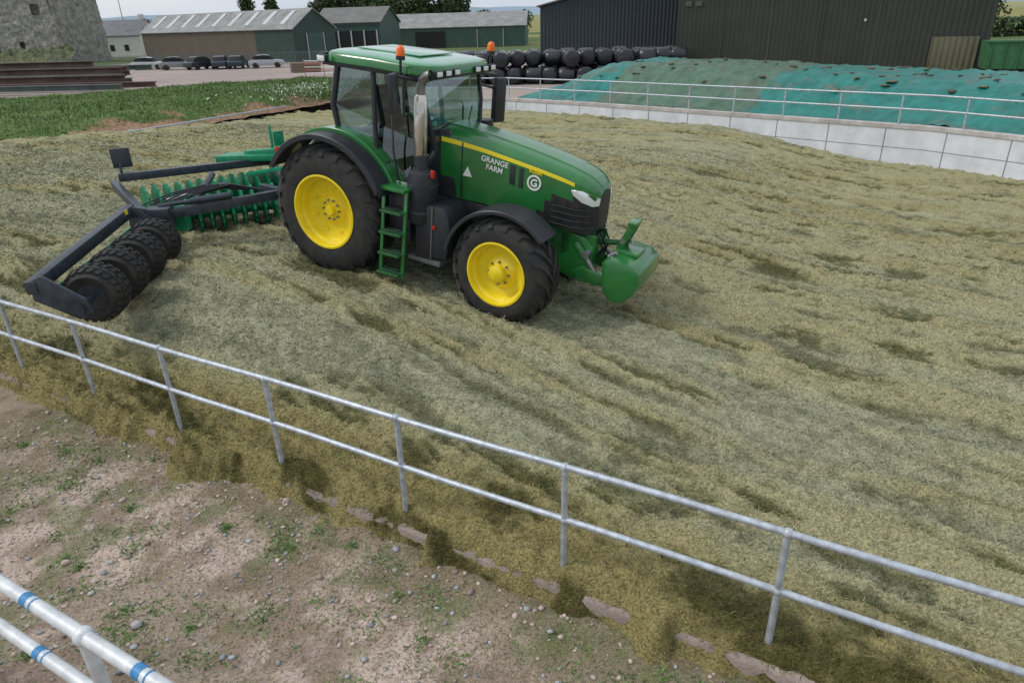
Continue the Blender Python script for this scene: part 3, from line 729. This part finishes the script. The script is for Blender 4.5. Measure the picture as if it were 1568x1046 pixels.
wa=Vector((-2.72,-2.0,zg+.31));wb=Vector((-1.26,-4.16,zg+.26));wd_=(wb-wa).normalized();wn=Vector((wd_.y,-wd_.x,0))
if wn.x>0: wn=-wn
nt=4
for i in range(nt):
    c=wa.lerp(wb,(i+.35)/(nt-.25))
    Ew=bpy.data.objects.new('packer_tyre_%d'%(i+1),None);COL.objects.link(Ew);Ew.parent=Q;Ew.location=c
    Ew.rotation_euler=(0,0,math.atan2(wd_.y,wd_.x)+math.pi/2)
    Rt=.365;W=.44
    lathe('tyre',[(.17,-W/2+.03),(.25,-W/2-.0),(Rt-.09,-W/2-.005),(Rt-.045,-W/2+.04),(Rt-.02,-W/2+.10),(Rt-.012,0),(Rt-.02,W/2-.10),(Rt-.045,W/2-.04),(Rt-.09,W/2+.005),(.25,W/2),(.17,W/2-.03)],(0,0,0),M['tyre'],Ew,36)
    vs=[];fs=[]
    for row in range(4):
        for k in range(22):
            a=2*math.pi*(k+.5*(row%2))/22;y0=-W/2+.03+row*(W-.06)/4;y1=y0+(W-.06)/4-.022;sh=.07 if row%2 else -.07
            b0=len(vs)
            for yy,ash in((y0,0),(y1,sh)):
                ed=.035*max(0,abs(yy)/(W/2)-.5)*2
                for da,rr in((-.10,Rt-.04-ed),(-.085,Rt+.004-ed),(.085,Rt+.004-ed),(.10,Rt-.04-ed)):
                    vs.append((rr*math.cos(a+da+ash),yy,rr*math.sin(a+da+ash)))
            fs+=[(b0,b0+1,b0+5,b0+4),(b0+1,b0+2,b0+6,b0+5),(b0+2,b0+3,b0+7,b0+6),(b0,b0+1,b0+2,b0+3),(b0+4,b0+5,b0+6,b0+7)]
    obj('tread',vs,fs,M['tyre'],Ew)
    tube('tyre_hub',[(0,-W/2+.04,0),(0,W/2-.04,0)],.175,BM,Ew,16)
top0=wa+wn*.42+Vector((0,0,.42))-wd_*.25;top1=wb+wn*.44+Vector((0,0,.30))+wd_*.30
beam('wing_main_beam',top0,top1,.14,.17,BM,Q,.03)
for t,nm in((0.0,'wing_inner_plate'),(1.0,'wing_end_plate')):
    c=(wa-wd_*.16) if t==0 else (wb+wd_*.26)
    pts=[c+wn*.46+Vector((0,0,.38)),c+wn*.30+Vector((0,0,.44)),c-wn*.12+Vector((0,0,.12)),c-wn*.16+Vector((0,0,-.06)),c+wn*.0+Vector((0,0,-.14)),c+wn*.46+Vector((0,0,.14))]
    vs=[p-wd_*.02 for p in pts]+[p+wd_*.02 for p in pts];k=6
    o=obj(nm,vs,[tuple(range(k)),tuple(range(2*k-1,k-1,-1))]+[(i,(i+1)%k,k+(i+1)%k,k+i) for i in range(k)],BM,Q);bev(o,.01)
tube('wing_axle',[wa-wd_*.2,wb+wd_*.26],.04,BM,Q,10)
beam('wing_arm',top0+wd_*.1,Vector((-2.95,-1.75,1.0)),.13,.15,BM,Q,.02)
beam('scraper_bar',wa+wn*.40+Vector((0,0,.16)),wb+wn*.40+Vector((0,0,.12)),.04,.06,M['teal_g'],Q,.01)
tube('hub_end',[wb+wd_*.26,wb+wd_*.31],.09,BM,Q,16)
box('yellow_sticker',(wa+wn*.335+Vector((.05,-.1,.46))),(.10,.006,.07),M['yellow'],Q,0,rot=(0,0,-56))
# ------------------------------------------------------------ FIELD
def field():
    nu,nv=200,80
    P0,P1=np.array([-26,6.]),np.array([-7.6,44.8]);Q0,Q1=np.array([-62,14.]),np.array([-14.5,53.5])
    u,v=np.meshgrid(np.linspace(0,1,nu),np.linspace(0,1,nv),indexing='ij');u=u.ravel()[:,None];v=v.ravel()[:,None]
    A=P0+(P1-P0)*u;B=Q0+(Q1-Q0)*u;X=A+(B-A)*v
    X=X+np.array([.15,-.05])
    x,y=X[:,0],X[:,1];vv=v[:,0]
    z=-.10+.62*ss(vv*6)+.3*(fbm(x/2.5,y/2.5,61,3)-.5)*ss(vv*8)-1.2*ss((vv-.955)/.045)+.16*(fbm(x/.7,y/.7,62,3)-.5)
    g=fbm(x/1.6,y/1.6,63,4);soil=1-ss((g-.20+1.5*ss(vv*3.2)-.48)/.14)
    gr=mix(np.array([.060,.120,.030]),np.array([.14,.21,.07]),fbm(x/.9,y/.9,64,4)[:,None])
    col=mix(gr,np.array([.30,.19,.125])*(.7+.6*fbm(x/.4,y/.4,65,3))[:,None],soil[:,None])
    I=np.arange(nu*nv).reshape(nu,nv);F=np.stack([I[:-1,:-1],I[1:,:-1],I[1:,1:],I[:-1,1:]],-1).reshape(-1,4)
    o=np_mesh('grass_field',np.stack([x,y,z],1),F[:,::-1],mat('grass',(.1,.2,.05),.95,0,.35,6.,attr='col',bump=.08,bscale=8.,spec=.1),None,col,smooth=True)
    k=120000;i=rng.integers(0,len(x),k);ok=(vv[i]<.93)&(soil[i]<rng.random(k)*1.0+.02);i=i[ok];k=len(i)
    bx=x[i]+rng.normal(0,.22,k);by=y[i]+rng.normal(0,.22,k)
    c=gr[i]*(.45+1.1*rng.random(k))[:,None];yl=rng.random(k)<.04;c[yl]=(.28,.27,.11)
    clump=.5+1.0*fbm(bx/.8,by/.8,66,3)
    blades('grass_blades',bx,by,z[i]-.02,(.08+.16*rng.random(k))*clump,.008+.012*rng.random(k),c,M['leaf'],1.5,parent=o)
field()
k=9000;cx=rng.normal(0,1,k);cy=rng.normal(0,1,k);x=-11.4+cx*1.0+cy*.9;y=42.3-cx*.5+cy*2.2;z=.0+rng.random(k)*.75
col=np.array([.12,.2,.06])*(.5+rng.random(k))[:,None];w=(rng.random(k)<.28)&(z>.35);col[w]=(.65,.67,.6)
blades('flowering_weeds',x,y,z-.1,.10+.16*rng.random(k),.012+.02*rng.random(k),col,M['leaf'],1.5)
# ------------------------------------------------------------ buildings
def building(name,p,ang,L,W,eave,ridge,mw,mr,z0=-.62,ridge_pos=.5,along='x',over=.3):
    E=empty(name,Matrix.Translation((p[0],p[1],z0))@Matrix.Rotation(R(ang),4,'Z'))
    e=eave-z0;r_=ridge-z0
    if along=='x':
        vs=[(0,0,0),(L,0,0),(L,W,0),(0,W,0),(0,0,e),(L,0,e),(L,W,e),(0,W,e),(0,W*ridge_pos,r_),(L,W*ridge_pos,r_)]
        fs=[(0,1,5,4),(2,3,7,6),(0,4,8,7,3),(1,2,6,9,5)]
        rf=[(-over,-over,e-.02),(L+over,-over,e-.02),(L+over,W*ridge_pos,r_+.06),(-over,W*ridge_pos,r_+.06),(L+over,W+over,e-.02),(-over,W+over,e-.02)]
        ff=[(0,1,2,3),(3,2,4,5)]
    else:
        vs=[(0,0,0),(L,0,0),(L,W,0),(0,W,0),(0,0,e),(L,0,e),(L,W,e),(0,W,e),(L*ridge_pos,0,r_),(L*ridge_pos,W,r_)]
        fs=[(0,1,5,8,4),(2,3,7,9,6),(0,4,7,3),(1,2,6,5)]
        rf=[(-over,-over,e-.02),(-over,W+over,e-.02),(L*ridge_pos,W+over,r_+.06),(L*ridge_pos,-over,r_+.06),(L+over,W+over,e-.02),(L+over,-over,e-.02)]
        ff=[(0,1,2,3),(3,2,4,5)]
    obj('walls',vs,fs,mw,E)
    o=obj('roof',rf,ff,mr,E);md=o.modifiers.new('s','SOLIDIFY');md.thickness=.12
    return E,e,r_
Mw={}
Mw['brown']=corr('brown_sheeting',(.125,.10,.075));Mw['dgreen']=corr('dark_green_sheeting',(.030,.062,.048));Mw['green']=corr('green_sheeting',(.045,.095,.075))
Mw['slate']=corr('slate_blue_sheeting',(.030,.042,.050),.12,.33,.02);Mw['olive']=corr('olive_sheeting',(.024,.029,.021),.2,.33,.015)
Mw['roofgrey']=corr('fibre_cement_roof',(.25,.25,.24),.3,.6,.03);Mw['roofbr']=corr('brown_roof',(.15,.145,.135),.25,.6,.03);Mw['rooflite']=mat('rooflight',(.50,.52,.53),.5,0,.15,1.)
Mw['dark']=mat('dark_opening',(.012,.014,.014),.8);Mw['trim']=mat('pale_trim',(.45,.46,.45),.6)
a=math.degrees(math.atan2(105-125,-29.4+60))
E,e,r_=building('brown_farm_barn',(-60,125),a,36.6,8,3.7,6.3,Mw['brown'],Mw['roofgrey'])
for i in range(9): 
    sl=(r_-e)/4.
    obj('roof_light',[(2+i*3.9,.8,e+.8*sl+.16),(2.9+i*3.9,.8,e+.8*sl+.16),(2.9+i*3.9,3.5,e+3.5*sl+.16),(2+i*3.9,3.5,e+3.5*sl+.16)],[(0,1,2,3)],Mw['rooflite'],E)
obj('green_cladding',[(28.5,-.03,0),(36.63,-.03,0),(36.63,-.03,e),(28.5,-.03,e)],[(0,1,2,3)],Mw['dgreen'],E)
obj('green_gable',[(36.63,0,0),(36.63,8,0),(36.63,8,e),(36.63,4,r_-.05),(36.63,0,e)],[(0,1,2,3,4)],Mw['dgreen'],E)
box('gable_door',(36.68,4,1.9),(.06,3.0,3.6),Mw['green'],E,0)
for yy in (2.4,5.6): box('door_frame',(36.7,yy,1.9),(.08,.12,3.7),Mw['trim'],E,0)
E,e,r_=building('open_fronted_shed',(-32,128),-8,11.5,12,4.4,6.8,Mw['green'],Mw['roofbr'])
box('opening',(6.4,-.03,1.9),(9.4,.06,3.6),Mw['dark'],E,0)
for i in range(5): box('column',(1.9+i*2.25,-.12,1.9),(.22,.12,3.8),Mw['trim'],E,0)
box('fascia',(5.8,-.14,e-.25),(11.5,.1,.5),Mw['dgreen'],E,0)
E,e,r_=building('green_farm_barn',(-22.5,150),-4,27,16,3.2,5.8,Mw['green'],Mw['roofgrey'])
box('barn_door',(20,-.05,1.7),(5,.08,3.2),Mw['green'],E,0)
for xx in(17.4,22.6): box('door_frame',(xx,-.1,1.7),(.14,.08,3.3),Mw['trim'],E,0)
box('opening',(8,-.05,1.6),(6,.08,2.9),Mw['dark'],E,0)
E,e,r_=building('slate_blue_barn',(3.5,70),-8,22,25,4.9,7.3,Mw['slate'],Mw['roofbr'],along='y')
a=math.degrees(math.atan2(-11,17.4))
E,e,r_=building('olive_farm_barn',(13.5,58),a,20.6,22,9.5,12,Mw['olive'],Mw['roofbr'],along='y')
M['khaki']=corr('khaki_door',(.10,.10,.055),.2,.33,.02)
box('sliding_door',(18.7,-.1,1.35),(2.6,.08,2.7),M['khaki'],E,.01)
for xx in(17.4,20.0): box('door_rail',(xx,-.16,1.35),(.06,.05,2.7),M['khaki'],E,0)
vg=mat('vent_grey',(.07,.075,.06),.7)
for (xx,zz) in((.8,5.2),(1.6,5.2),(.8,6.4),(1.6,6.4)): box('vent',(xx,-.05,zz),(.5,.06,.35),vg,E,0)
for xx in(3.5,7.,10.5,14.): box('sheet_lap',(xx,-.03,5),(.05,.04,9),vg,E,0)
lathe('round_vent',[(.001,-.05),(.09,-.05),(.09,0)],(13.2,-.03,3.8),Mw['trim'],E,16)
M['render']=mat('white_render',(.6,.6,.58),.8,0,.08,1.)
E,e,r_=building('white_house',(-86,150),-5,14,8,3.4,6.2,M['render'],corr('slate_roof',(.12,.125,.14),.2,.5,.02))
for xx in(5,8,11): box('window',(xx,-.04,1.8),(.9,.06,1.1),Mw['dark'],E,0)
box('chimney',(13,4,r_+.4),(.9,.7,1.2),M['render'],E,.02)
def castle():
    m=mat('ruin_stone',(.16,.15,.135),.95,0,.0,1.3,bump=.25,bscale=1.6,col2=(.42,.39,.36),detail=8.)
    E=empty('ruined_stone_tower',Matrix.Translation((-92,128,-.7))@Matrix.Rotation(R(-8),4,'Z'))
    nx,nz=80,50
    def face(nm,fn_,w,h,holes):
        vs=[];fs=[]
        for i in range(nx+1):
            for k in range(nz+1):
                a=w*i/nx;b=h*k/nz;edge=float(1.2*(fbm(np.array(b/1.5),np.array(3.),71,3)-.5))*(i/nx>.97)
                d=float(.45*(fbm(np.array(a/1.2),np.array(b/.8),72,3)-.5))
                vs.append(fn_(a+edge,b,d))
        for i in range(nx):
            for k in range(nz):
                a=w*(i+.5)/nx;b=h*(k+.5)/nz
                if any(abs(a-hx)<hw and abs(b-hz)<hh for hx,hz,hw,hh in holes): continue
                q=i*(nz+1)+k;fs.append((q,q+nz+1,q+nz+2,q+1))
        obj(nm,vs,fs,m,E,smooth=60)
    face('front_wall',lambda a,b,d:(a,d,b),18,14,[(15.2,8.4,.8,.9),(7,8.5,.7,1.2),(11,3.0,.5,.6)])
    face('side_wall',lambda a,b,d:(18+d,a,b),12,14,[])
    obj('inner_dark',[(0,1.2,0),(17.5,1.2,0),(17.5,1.2,14),(0,1.2,14)],[(0,1,2,3)],m,E)
    vs=[];fs=[];kx,ky=40,12
    for i in range(kx+1):
        for j in range(ky+1):
            t=j/ky;vs.append((22*i/kx-1,-4*t+.3,2.6*(1-t)**1.4*(.7+.6*random.random())))
    for i in range(kx):
        for j in range(ky): q=i*(ky+1)+j;fs.append((q,q+1,q+ky+2,q+ky+1))
    obj('rubble_bank',vs,fs,mat('mossy_rubble',(.12,.13,.07),.95,0,.5,1.2,bump=.2,bscale=2.),E)
castle()
def hill(name,y,x0,x1,h,m,sd,base=-.7):
    k=120;vs=[];fs=[]
    for i in range(k+1):
        X=x0+(x1-x0)*i/k;t=i/k;z=h*(.35+.9*float(fbm(np.array(t*7.),np.array(1.),sd,4)))*min(1,6*t,6*(1-t))
        vs+=[(X,y,base-4),(X,y+abs(h)*2,z),(X,y+abs(h)*8,z*.9)]
    for i in range(k):
        for j in range(2): q=i*3+j;fs.append((q,q+3,q+4,q+1))
    obj(name,vs,fs,m,None,smooth=80)
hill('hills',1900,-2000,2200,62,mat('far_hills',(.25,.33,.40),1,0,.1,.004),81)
hill('hills',900,-1100,1300,13,mat('far_fields',(.17,.22,.12),1,0,.5,.012,col2=(.42,.36,.16)),82)
hill('hills',420,-500,560,5,mat('mid_fields',(.38,.32,.13),1,0,.5,.02,col2=(.12,.17,.07)),83)
def tree(name,x,y,h,w,z0=-.6,kind=0,nl=3200,c0=(.045,.075,.028)):
    E=empty(name,Matrix.Translation((x,y,z0)))
    bark=M.setdefault('bark',mat('bark',(.09,.07,.05),.9,0,.3,5.))
    tube('trunk',[(0,0,0),(.1,0,h*.3),(0,.1,h*.6),(.1,0,h*.88)],[w*.045,w*.035,w*.02,w*.006],bark,E,8)
    lobes=[]
    for i in range(13):
        a=random.random()*6.28;t=random.random();rr=w*.36*random.random()**.5;zz=h*(.38+.5*t)
        if kind: rr*=.35*(1.3-t)
        lobes.append((rr*math.cos(a),rr*math.sin(a),zz,w*(.13+.13*random.random())*(1 if not kind else .8)))
        tube('limb_%d'%i,[(0,0,max(h*.2,zz*.55)),(lobes[-1][0]*.6,lobes[-1][1]*.6,zz*.85),lobes[-1][:3]],[w*.018,w*.01,.02],bark,E,5)
    L_=np.array(lobes);i=rng.integers(0,len(L_),nl);d=rng.normal(0,1,(nl,3));d/=np.linalg.norm(d,axis=1)[:,None];rad=L_[i,3]*(.55+.6*rng.random(nl))
    c=L_[i,:3]+d*rad[:,None]*np.array([1,1,.8])
    sz=w*.028*(.6+.9*rng.random(nl));u=rng.normal(0,1,(nl,3));u/=np.linalg.norm(u,axis=1)[:,None];v=np.cross(u,rng.normal(0,1,(nl,3)));v/=np.linalg.norm(v,axis=1)[:,None]
    V=np.stack([c-u*sz[:,None],c+v*sz[:,None]*.7,c+u*sz[:,None],c-v*sz[:,None]*.7],1).reshape(-1,3);F=np.arange(nl*4).reshape(-1,4)
    leaf_tone=.55+.9*rng.random(len(L_))[i]*.6+.5*rng.random(nl)*.6  # random tone per lobe and per leaf
    col=np.array(c0)*leaf_tone[:,None]
    np_mesh('crown',V,F,M['leaf'],E,np.repeat(col,4,axis=0))
for (tx,ty,th,tw,kd) in [(-44,185,11,12,0),(-38,182,13,13,0),(-31,186,13.5,14,0),(-25,188,12.5,13,0),(-18,186,13,14,0),(-12,190,11,12,0),(-35,194,12,12,0),(-5,196,7,9,0),(3,196,6.5,9,0),(-57,170,12.5,8,1),(-52,172,11.5,8,1),(-66,175,8.0,9,0),(-100,205,7,12,0),(-92,210,7,13,0),(-113,200,7,13,0),(-86,215,6.5,9,0)]:
    tree('tree' if not kd else 'conifer_tree',tx,ty,th,tw,kind=kd,nl=3200)
for (tx,ty,th,tw) in [(115,150,6,14),(132,160,6.5,16),(104,165,5.5,12)]: tree('tree',tx,ty,th,tw,nl=1500)
def hedge(name,x0,y0,x1,y1,h,w,k,c0):
    t=rng.random(k);c=np.stack([x0+(x1-x0)*t,y0+(y1-y0)*t+rng.normal(0,w*.3,k),-.6+h*rng.random(k)*(.6+.6*fbm(t*30,t*0,91,3))],1)
    sz=.25+.35*rng.random(k);u=rng.normal(0,1,(k,3));u/=np.linalg.norm(u,axis=1)[:,None];v=np.cross(u,rng.normal(0,1,(k,3)));v/=np.linalg.norm(v,axis=1)[:,None]
    V=np.stack([c-u*sz[:,None],c+v*sz[:,None]*.7,c+u*sz[:,None],c-v*sz[:,None]*.7],1).reshape(-1,3)
    np_mesh(name,V,np.arange(k*4).reshape(-1,4),M['leaf'],None,np.repeat(np.array(c0)*(.5+rng.random(k))[:,None],4,axis=0))
hedge('hedge',-140,175,-60,168,3.2,3,6000,(.05,.09,.03))
hedge('hedge',60,120,190,140,3.0,3,6000,(.05,.08,.03))
def bales():
    E=empty('wrapped_silage_bale_stack');parts=[];m=mat('black_bale_wrap',(.02,.022,.028),.28,0,.3,2.,bump=.03,bscale=5.)
    def bale(c,r,h,ang):
        v=[];f=[];k=18;dv=Vector((math.cos(ang),math.sin(ang),0));sd=Vector((-dv.y,dv.x,0));up=Vector((0,0,1))
        pr=[(-h/2,.02),(-h/2,r*.8),(-h/2+.06,r*.95),(-h/4,r*1.0),(h/4,r*1.0),(h/2-.06,r*.95),(h/2,r*.8),(h/2,.02)]
        jt=[1+random.gauss(0,.03) for _ in range(k)]
        for a_,q in pr:
            for j in range(k):
                t=2*math.pi*j/k;v.append(tuple(Vector(c)+dv*a_+sd*math.cos(t)*q*jt[j]+up*math.sin(t)*q*jt[j]*.92))
        for a_ in range(len(pr)-1):
            for j in range(k): A=a_*k+j;B=a_*k+(j+1)%k;f.append((A,B,B+k,A+k))
        parts.append((v,f))
    for row in range(4):
        for i in range(17):
            X=-8.5+i*1.33+random.gauss(0,.1);Y=57+row*1.35-.22*(i)+random.gauss(0,.1)
            for lv in range(2 if row>0 else (1 if random.random()<.6 else 2)):
                bale((X+(.3 if lv else 0),Y,-.62+.60+lv*1.15),.62+random.random()*.04,1.22,R(90-15)+random.gauss(0,.15) if random.random()<.6 else R(-15))
    join_mesh('bales',parts,m,E,50)
bales()
E=empty('stacked_rusty_steel_beams');mr=mat('rusty_brown_steel',(.11,.068,.058),.8,0,.4,.8);mr2=mat('grey_green_steel',(.10,.13,.12),.8,0,.3,.8)
for i in range(7):
    for lv in range(1+min(3,i//2)):
        y0=58+i*2.0;x1=-.515*y0+random.gauss(0,1.2)-(1 if lv%2 else 0)
        z=-.3+lv*.45
        for part,(dz,hh,ww) in enumerate(((0,.06,.5),(.17,.3,.1),(.36,.06,.5))):
            beam('beam_flange' if part!=1 else 'beam_web',(x1-26,y0+3,z+dz),(x1,y0,z+dz),ww,hh,mr if (i+lv)%4 else mr2,E,0)
E=empty('palisade_fence');parts=[]
def bx(c,s_):
    return [(c[0]+i*s_[0]/2,c[1]+j*s_[1]/2,c[2]+k*s_[2]/2) for i in(-1,1) for j in(-1,1) for k in(-1,1)],CF
for i in range(150): parts.append(bx((-62+i*.3,101-.03*i*.3,.2),(.07,.04,1.6)))
parts.append(bx((-39.5,100.6,.8),(45,.06,.06)));parts.append(bx((-39.5,100.6,-.2),(45,.06,.06)))
join_mesh('pales',parts,mat('fence_grey_green',(.12,.16,.15),.6),E)
E=empty('farm_gate');mg=mat('red_gate',(.35,.06,.05),.6)
for i in range(5): tube('bar',[(-19.5,72,-.3+i*.28),(-15.6,71,-.3+i*.28)],.035,mg if i%2 else M['galv2'],E,6)
for xx,yy in((-19.5,72),(-17.5,71.5),(-15.6,71)): tube('upright',[(xx,yy,-.6),(xx,yy,1.0)],.04,mg,E,6)
E=empty('pallet_stack')
mp_=mat('pallet_wood',(.22,.17,.12),.8)
for i in range(6): box('pallet_%d'%i,(-21.5,80,-.5+i*.16),(3,1.5,.12),mp_,E,0)
def car(x,y,ang,col,nm='parked_car'):
    E=empty(nm,Matrix.Translation((x,y,-.62))@Matrix.Rotation(R(ang),4,'Z'));mc=mat('car_paint',col,.3,.2)
    prism('body',[(-2.1,.3),(2.1,.3),(2.15,.65),(1.9,.85),(1.0,.95),(-1.6,1.0),(-2.1,.85)],-.85,.85,mc,E,.08)
    prism('cabin',[(-1.7,.95),(1.05,.92),(.45,1.42),(-.2,1.5),(-1.3,1.42)],-.72,.72,Mw['dark'],E,.06)
    prism('roof',[(-1.3,1.42),(.45,1.42),(-.1,1.52),(-.9,1.52)],-.68,.68,mc,E,.02)
    for a_ in(-1.3,1.3):
        for b_ in(-.82,.82): tube('wheel',[(a_,b_-.1,.32),(a_,b_+.1,.32)],.33,M['tyre'],E,14)
for c in [(-41.5,94,20,(.25,.27,.28)),(-38.0,93,60,(.03,.04,.05)),(-35.5,93,100,(.04,.05,.07)),(-33.2,92.5,95,(.02,.05,.06)),(-46,96,5,(.5,.5,.5)),(-29.5,92,12,(.42,.44,.46))]: car(*c)
E=empty('green_farm_trailer',Matrix.Translation((32.3,44.0,-.62))@Matrix.Rotation(R(-25),4,'Z'));tg=M['green_d']
prism('tub',[(-3,.95),(3,.95),(3.1,2.5),(-3.1,2.5)],-1.2,1.2,mat('trailer_green',(.03,.13,.05),.5,0,.25,2.),E,.03)
for i in range(9): box('rib',(-2.8+i*.7,-1.24,1.7),(.08,.08,1.55),tg,E,0)
box('top_rail',(0,-1.25,2.48),(6.2,.1,.12),tg,E,.01);box('chassis',(0,0,.8),(6,.9,.2),M['black'],E,.02)
for xx in(-1.9,-.6,.8): tube('wheel',[(xx,-1.2,.5),(xx,-.8,.5)],.5,M['tyre'],E,20);tube('wheel_hub',[(xx,-1.23,.5),(xx,-1.1,.5)],.25,M['white'],E,14)
E=empty('street_lamp');tube('pole',[(-75,150,-.6),(-75,150,12)],[.14,.07],M['galv'],E,8);tube('arm',[(-75,150,11.8),(-76.5,150,12.2)],.05,M['galv'],E,6);box('lamp_head',(-76.7,150,12.2),(.8,.3,.15),M['skin'],E,.03)
# ------------------------------------------------------------ camera/world/sun
cam=bpy.data.cameras.new('camera');cam.sensor_width=36;cam.lens=1045/1568*36;cam.clip_end=9000;cam.clip_start=.05
co=bpy.data.objects.new('camera',cam);COL.objects.link(co)
co.matrix_world=Matrix.Translation((0,0,H))@Matrix.Rotation(R(65),4,'X')@Matrix.Rotation(R(-1.69),4,'Z')
S.camera=co
el,az=50,268
w=bpy.data.worlds.new('World');S.world=w;w.use_nodes=True;nt=w.node_tree;N=nt.nodes;Lk=nt.links
bg=N['Background'];out=N['World Output']
sk=N.new('ShaderNodeTexSky');sk.sky_type='NISHITA';sk.sun_disc=False;sk.sun_elevation=R(el);sk.sun_rotation=R(az);sk.dust_density=3;sk.ozone_density=1
Lk.new(sk.outputs[0],bg.inputs[0]);bg.inputs[1].default_value=.10
b2=N.new('ShaderNodeBackground');b2.inputs[1].default_value=1.0
tc=N.new('ShaderNodeTexCoord');mp=N.new('ShaderNodeMapping');mp.inputs['Scale'].default_value=(1,1,4);nz=N.new('ShaderNodeTexNoise');nz.inputs['Scale'].default_value=2.2;nz.inputs['Detail'].default_value=6
Lk.new(tc.outputs['Generated'],mp.inputs[0]);Lk.new(mp.outputs[0],nz.inputs[0])
cr=N.new('ShaderNodeValToRGB');cr.color_ramp.elements[0].position=.35;cr.color_ramp.elements[0].color=(.68,.77,.88,1);cr.color_ramp.elements[1].position=.65;cr.color_ramp.elements[1].color=(.92,.95,.99,1)
Lk.new(nz.outputs[0],cr.inputs[0]);Lk.new(cr.outputs[0],b2.inputs[0])
mx=N.new('ShaderNodeMixShader');mx.inputs[0].default_value=.82
Lk.new(bg.outputs[0],mx.inputs[1]);Lk.new(b2.outputs[0],mx.inputs[2]);Lk.new(mx.outputs[0],out.inputs[0])
sl=bpy.data.lights.new('sun','SUN');sl.energy=1.5;sl.angle=R(12);sl.color=(1,.97,.92)
so=bpy.data.objects.new('sun',sl);COL.objects.link(so)
dv=Vector((math.sin(R(az))*math.cos(R(el)),math.cos(R(az))*math.cos(R(el)),math.sin(R(el))))
so.rotation_euler=dv.to_track_quat('Z','Y').to_euler()
S.view_settings.view_transform='Standard';S.view_settings.look='None';S.view_settings.exposure=0
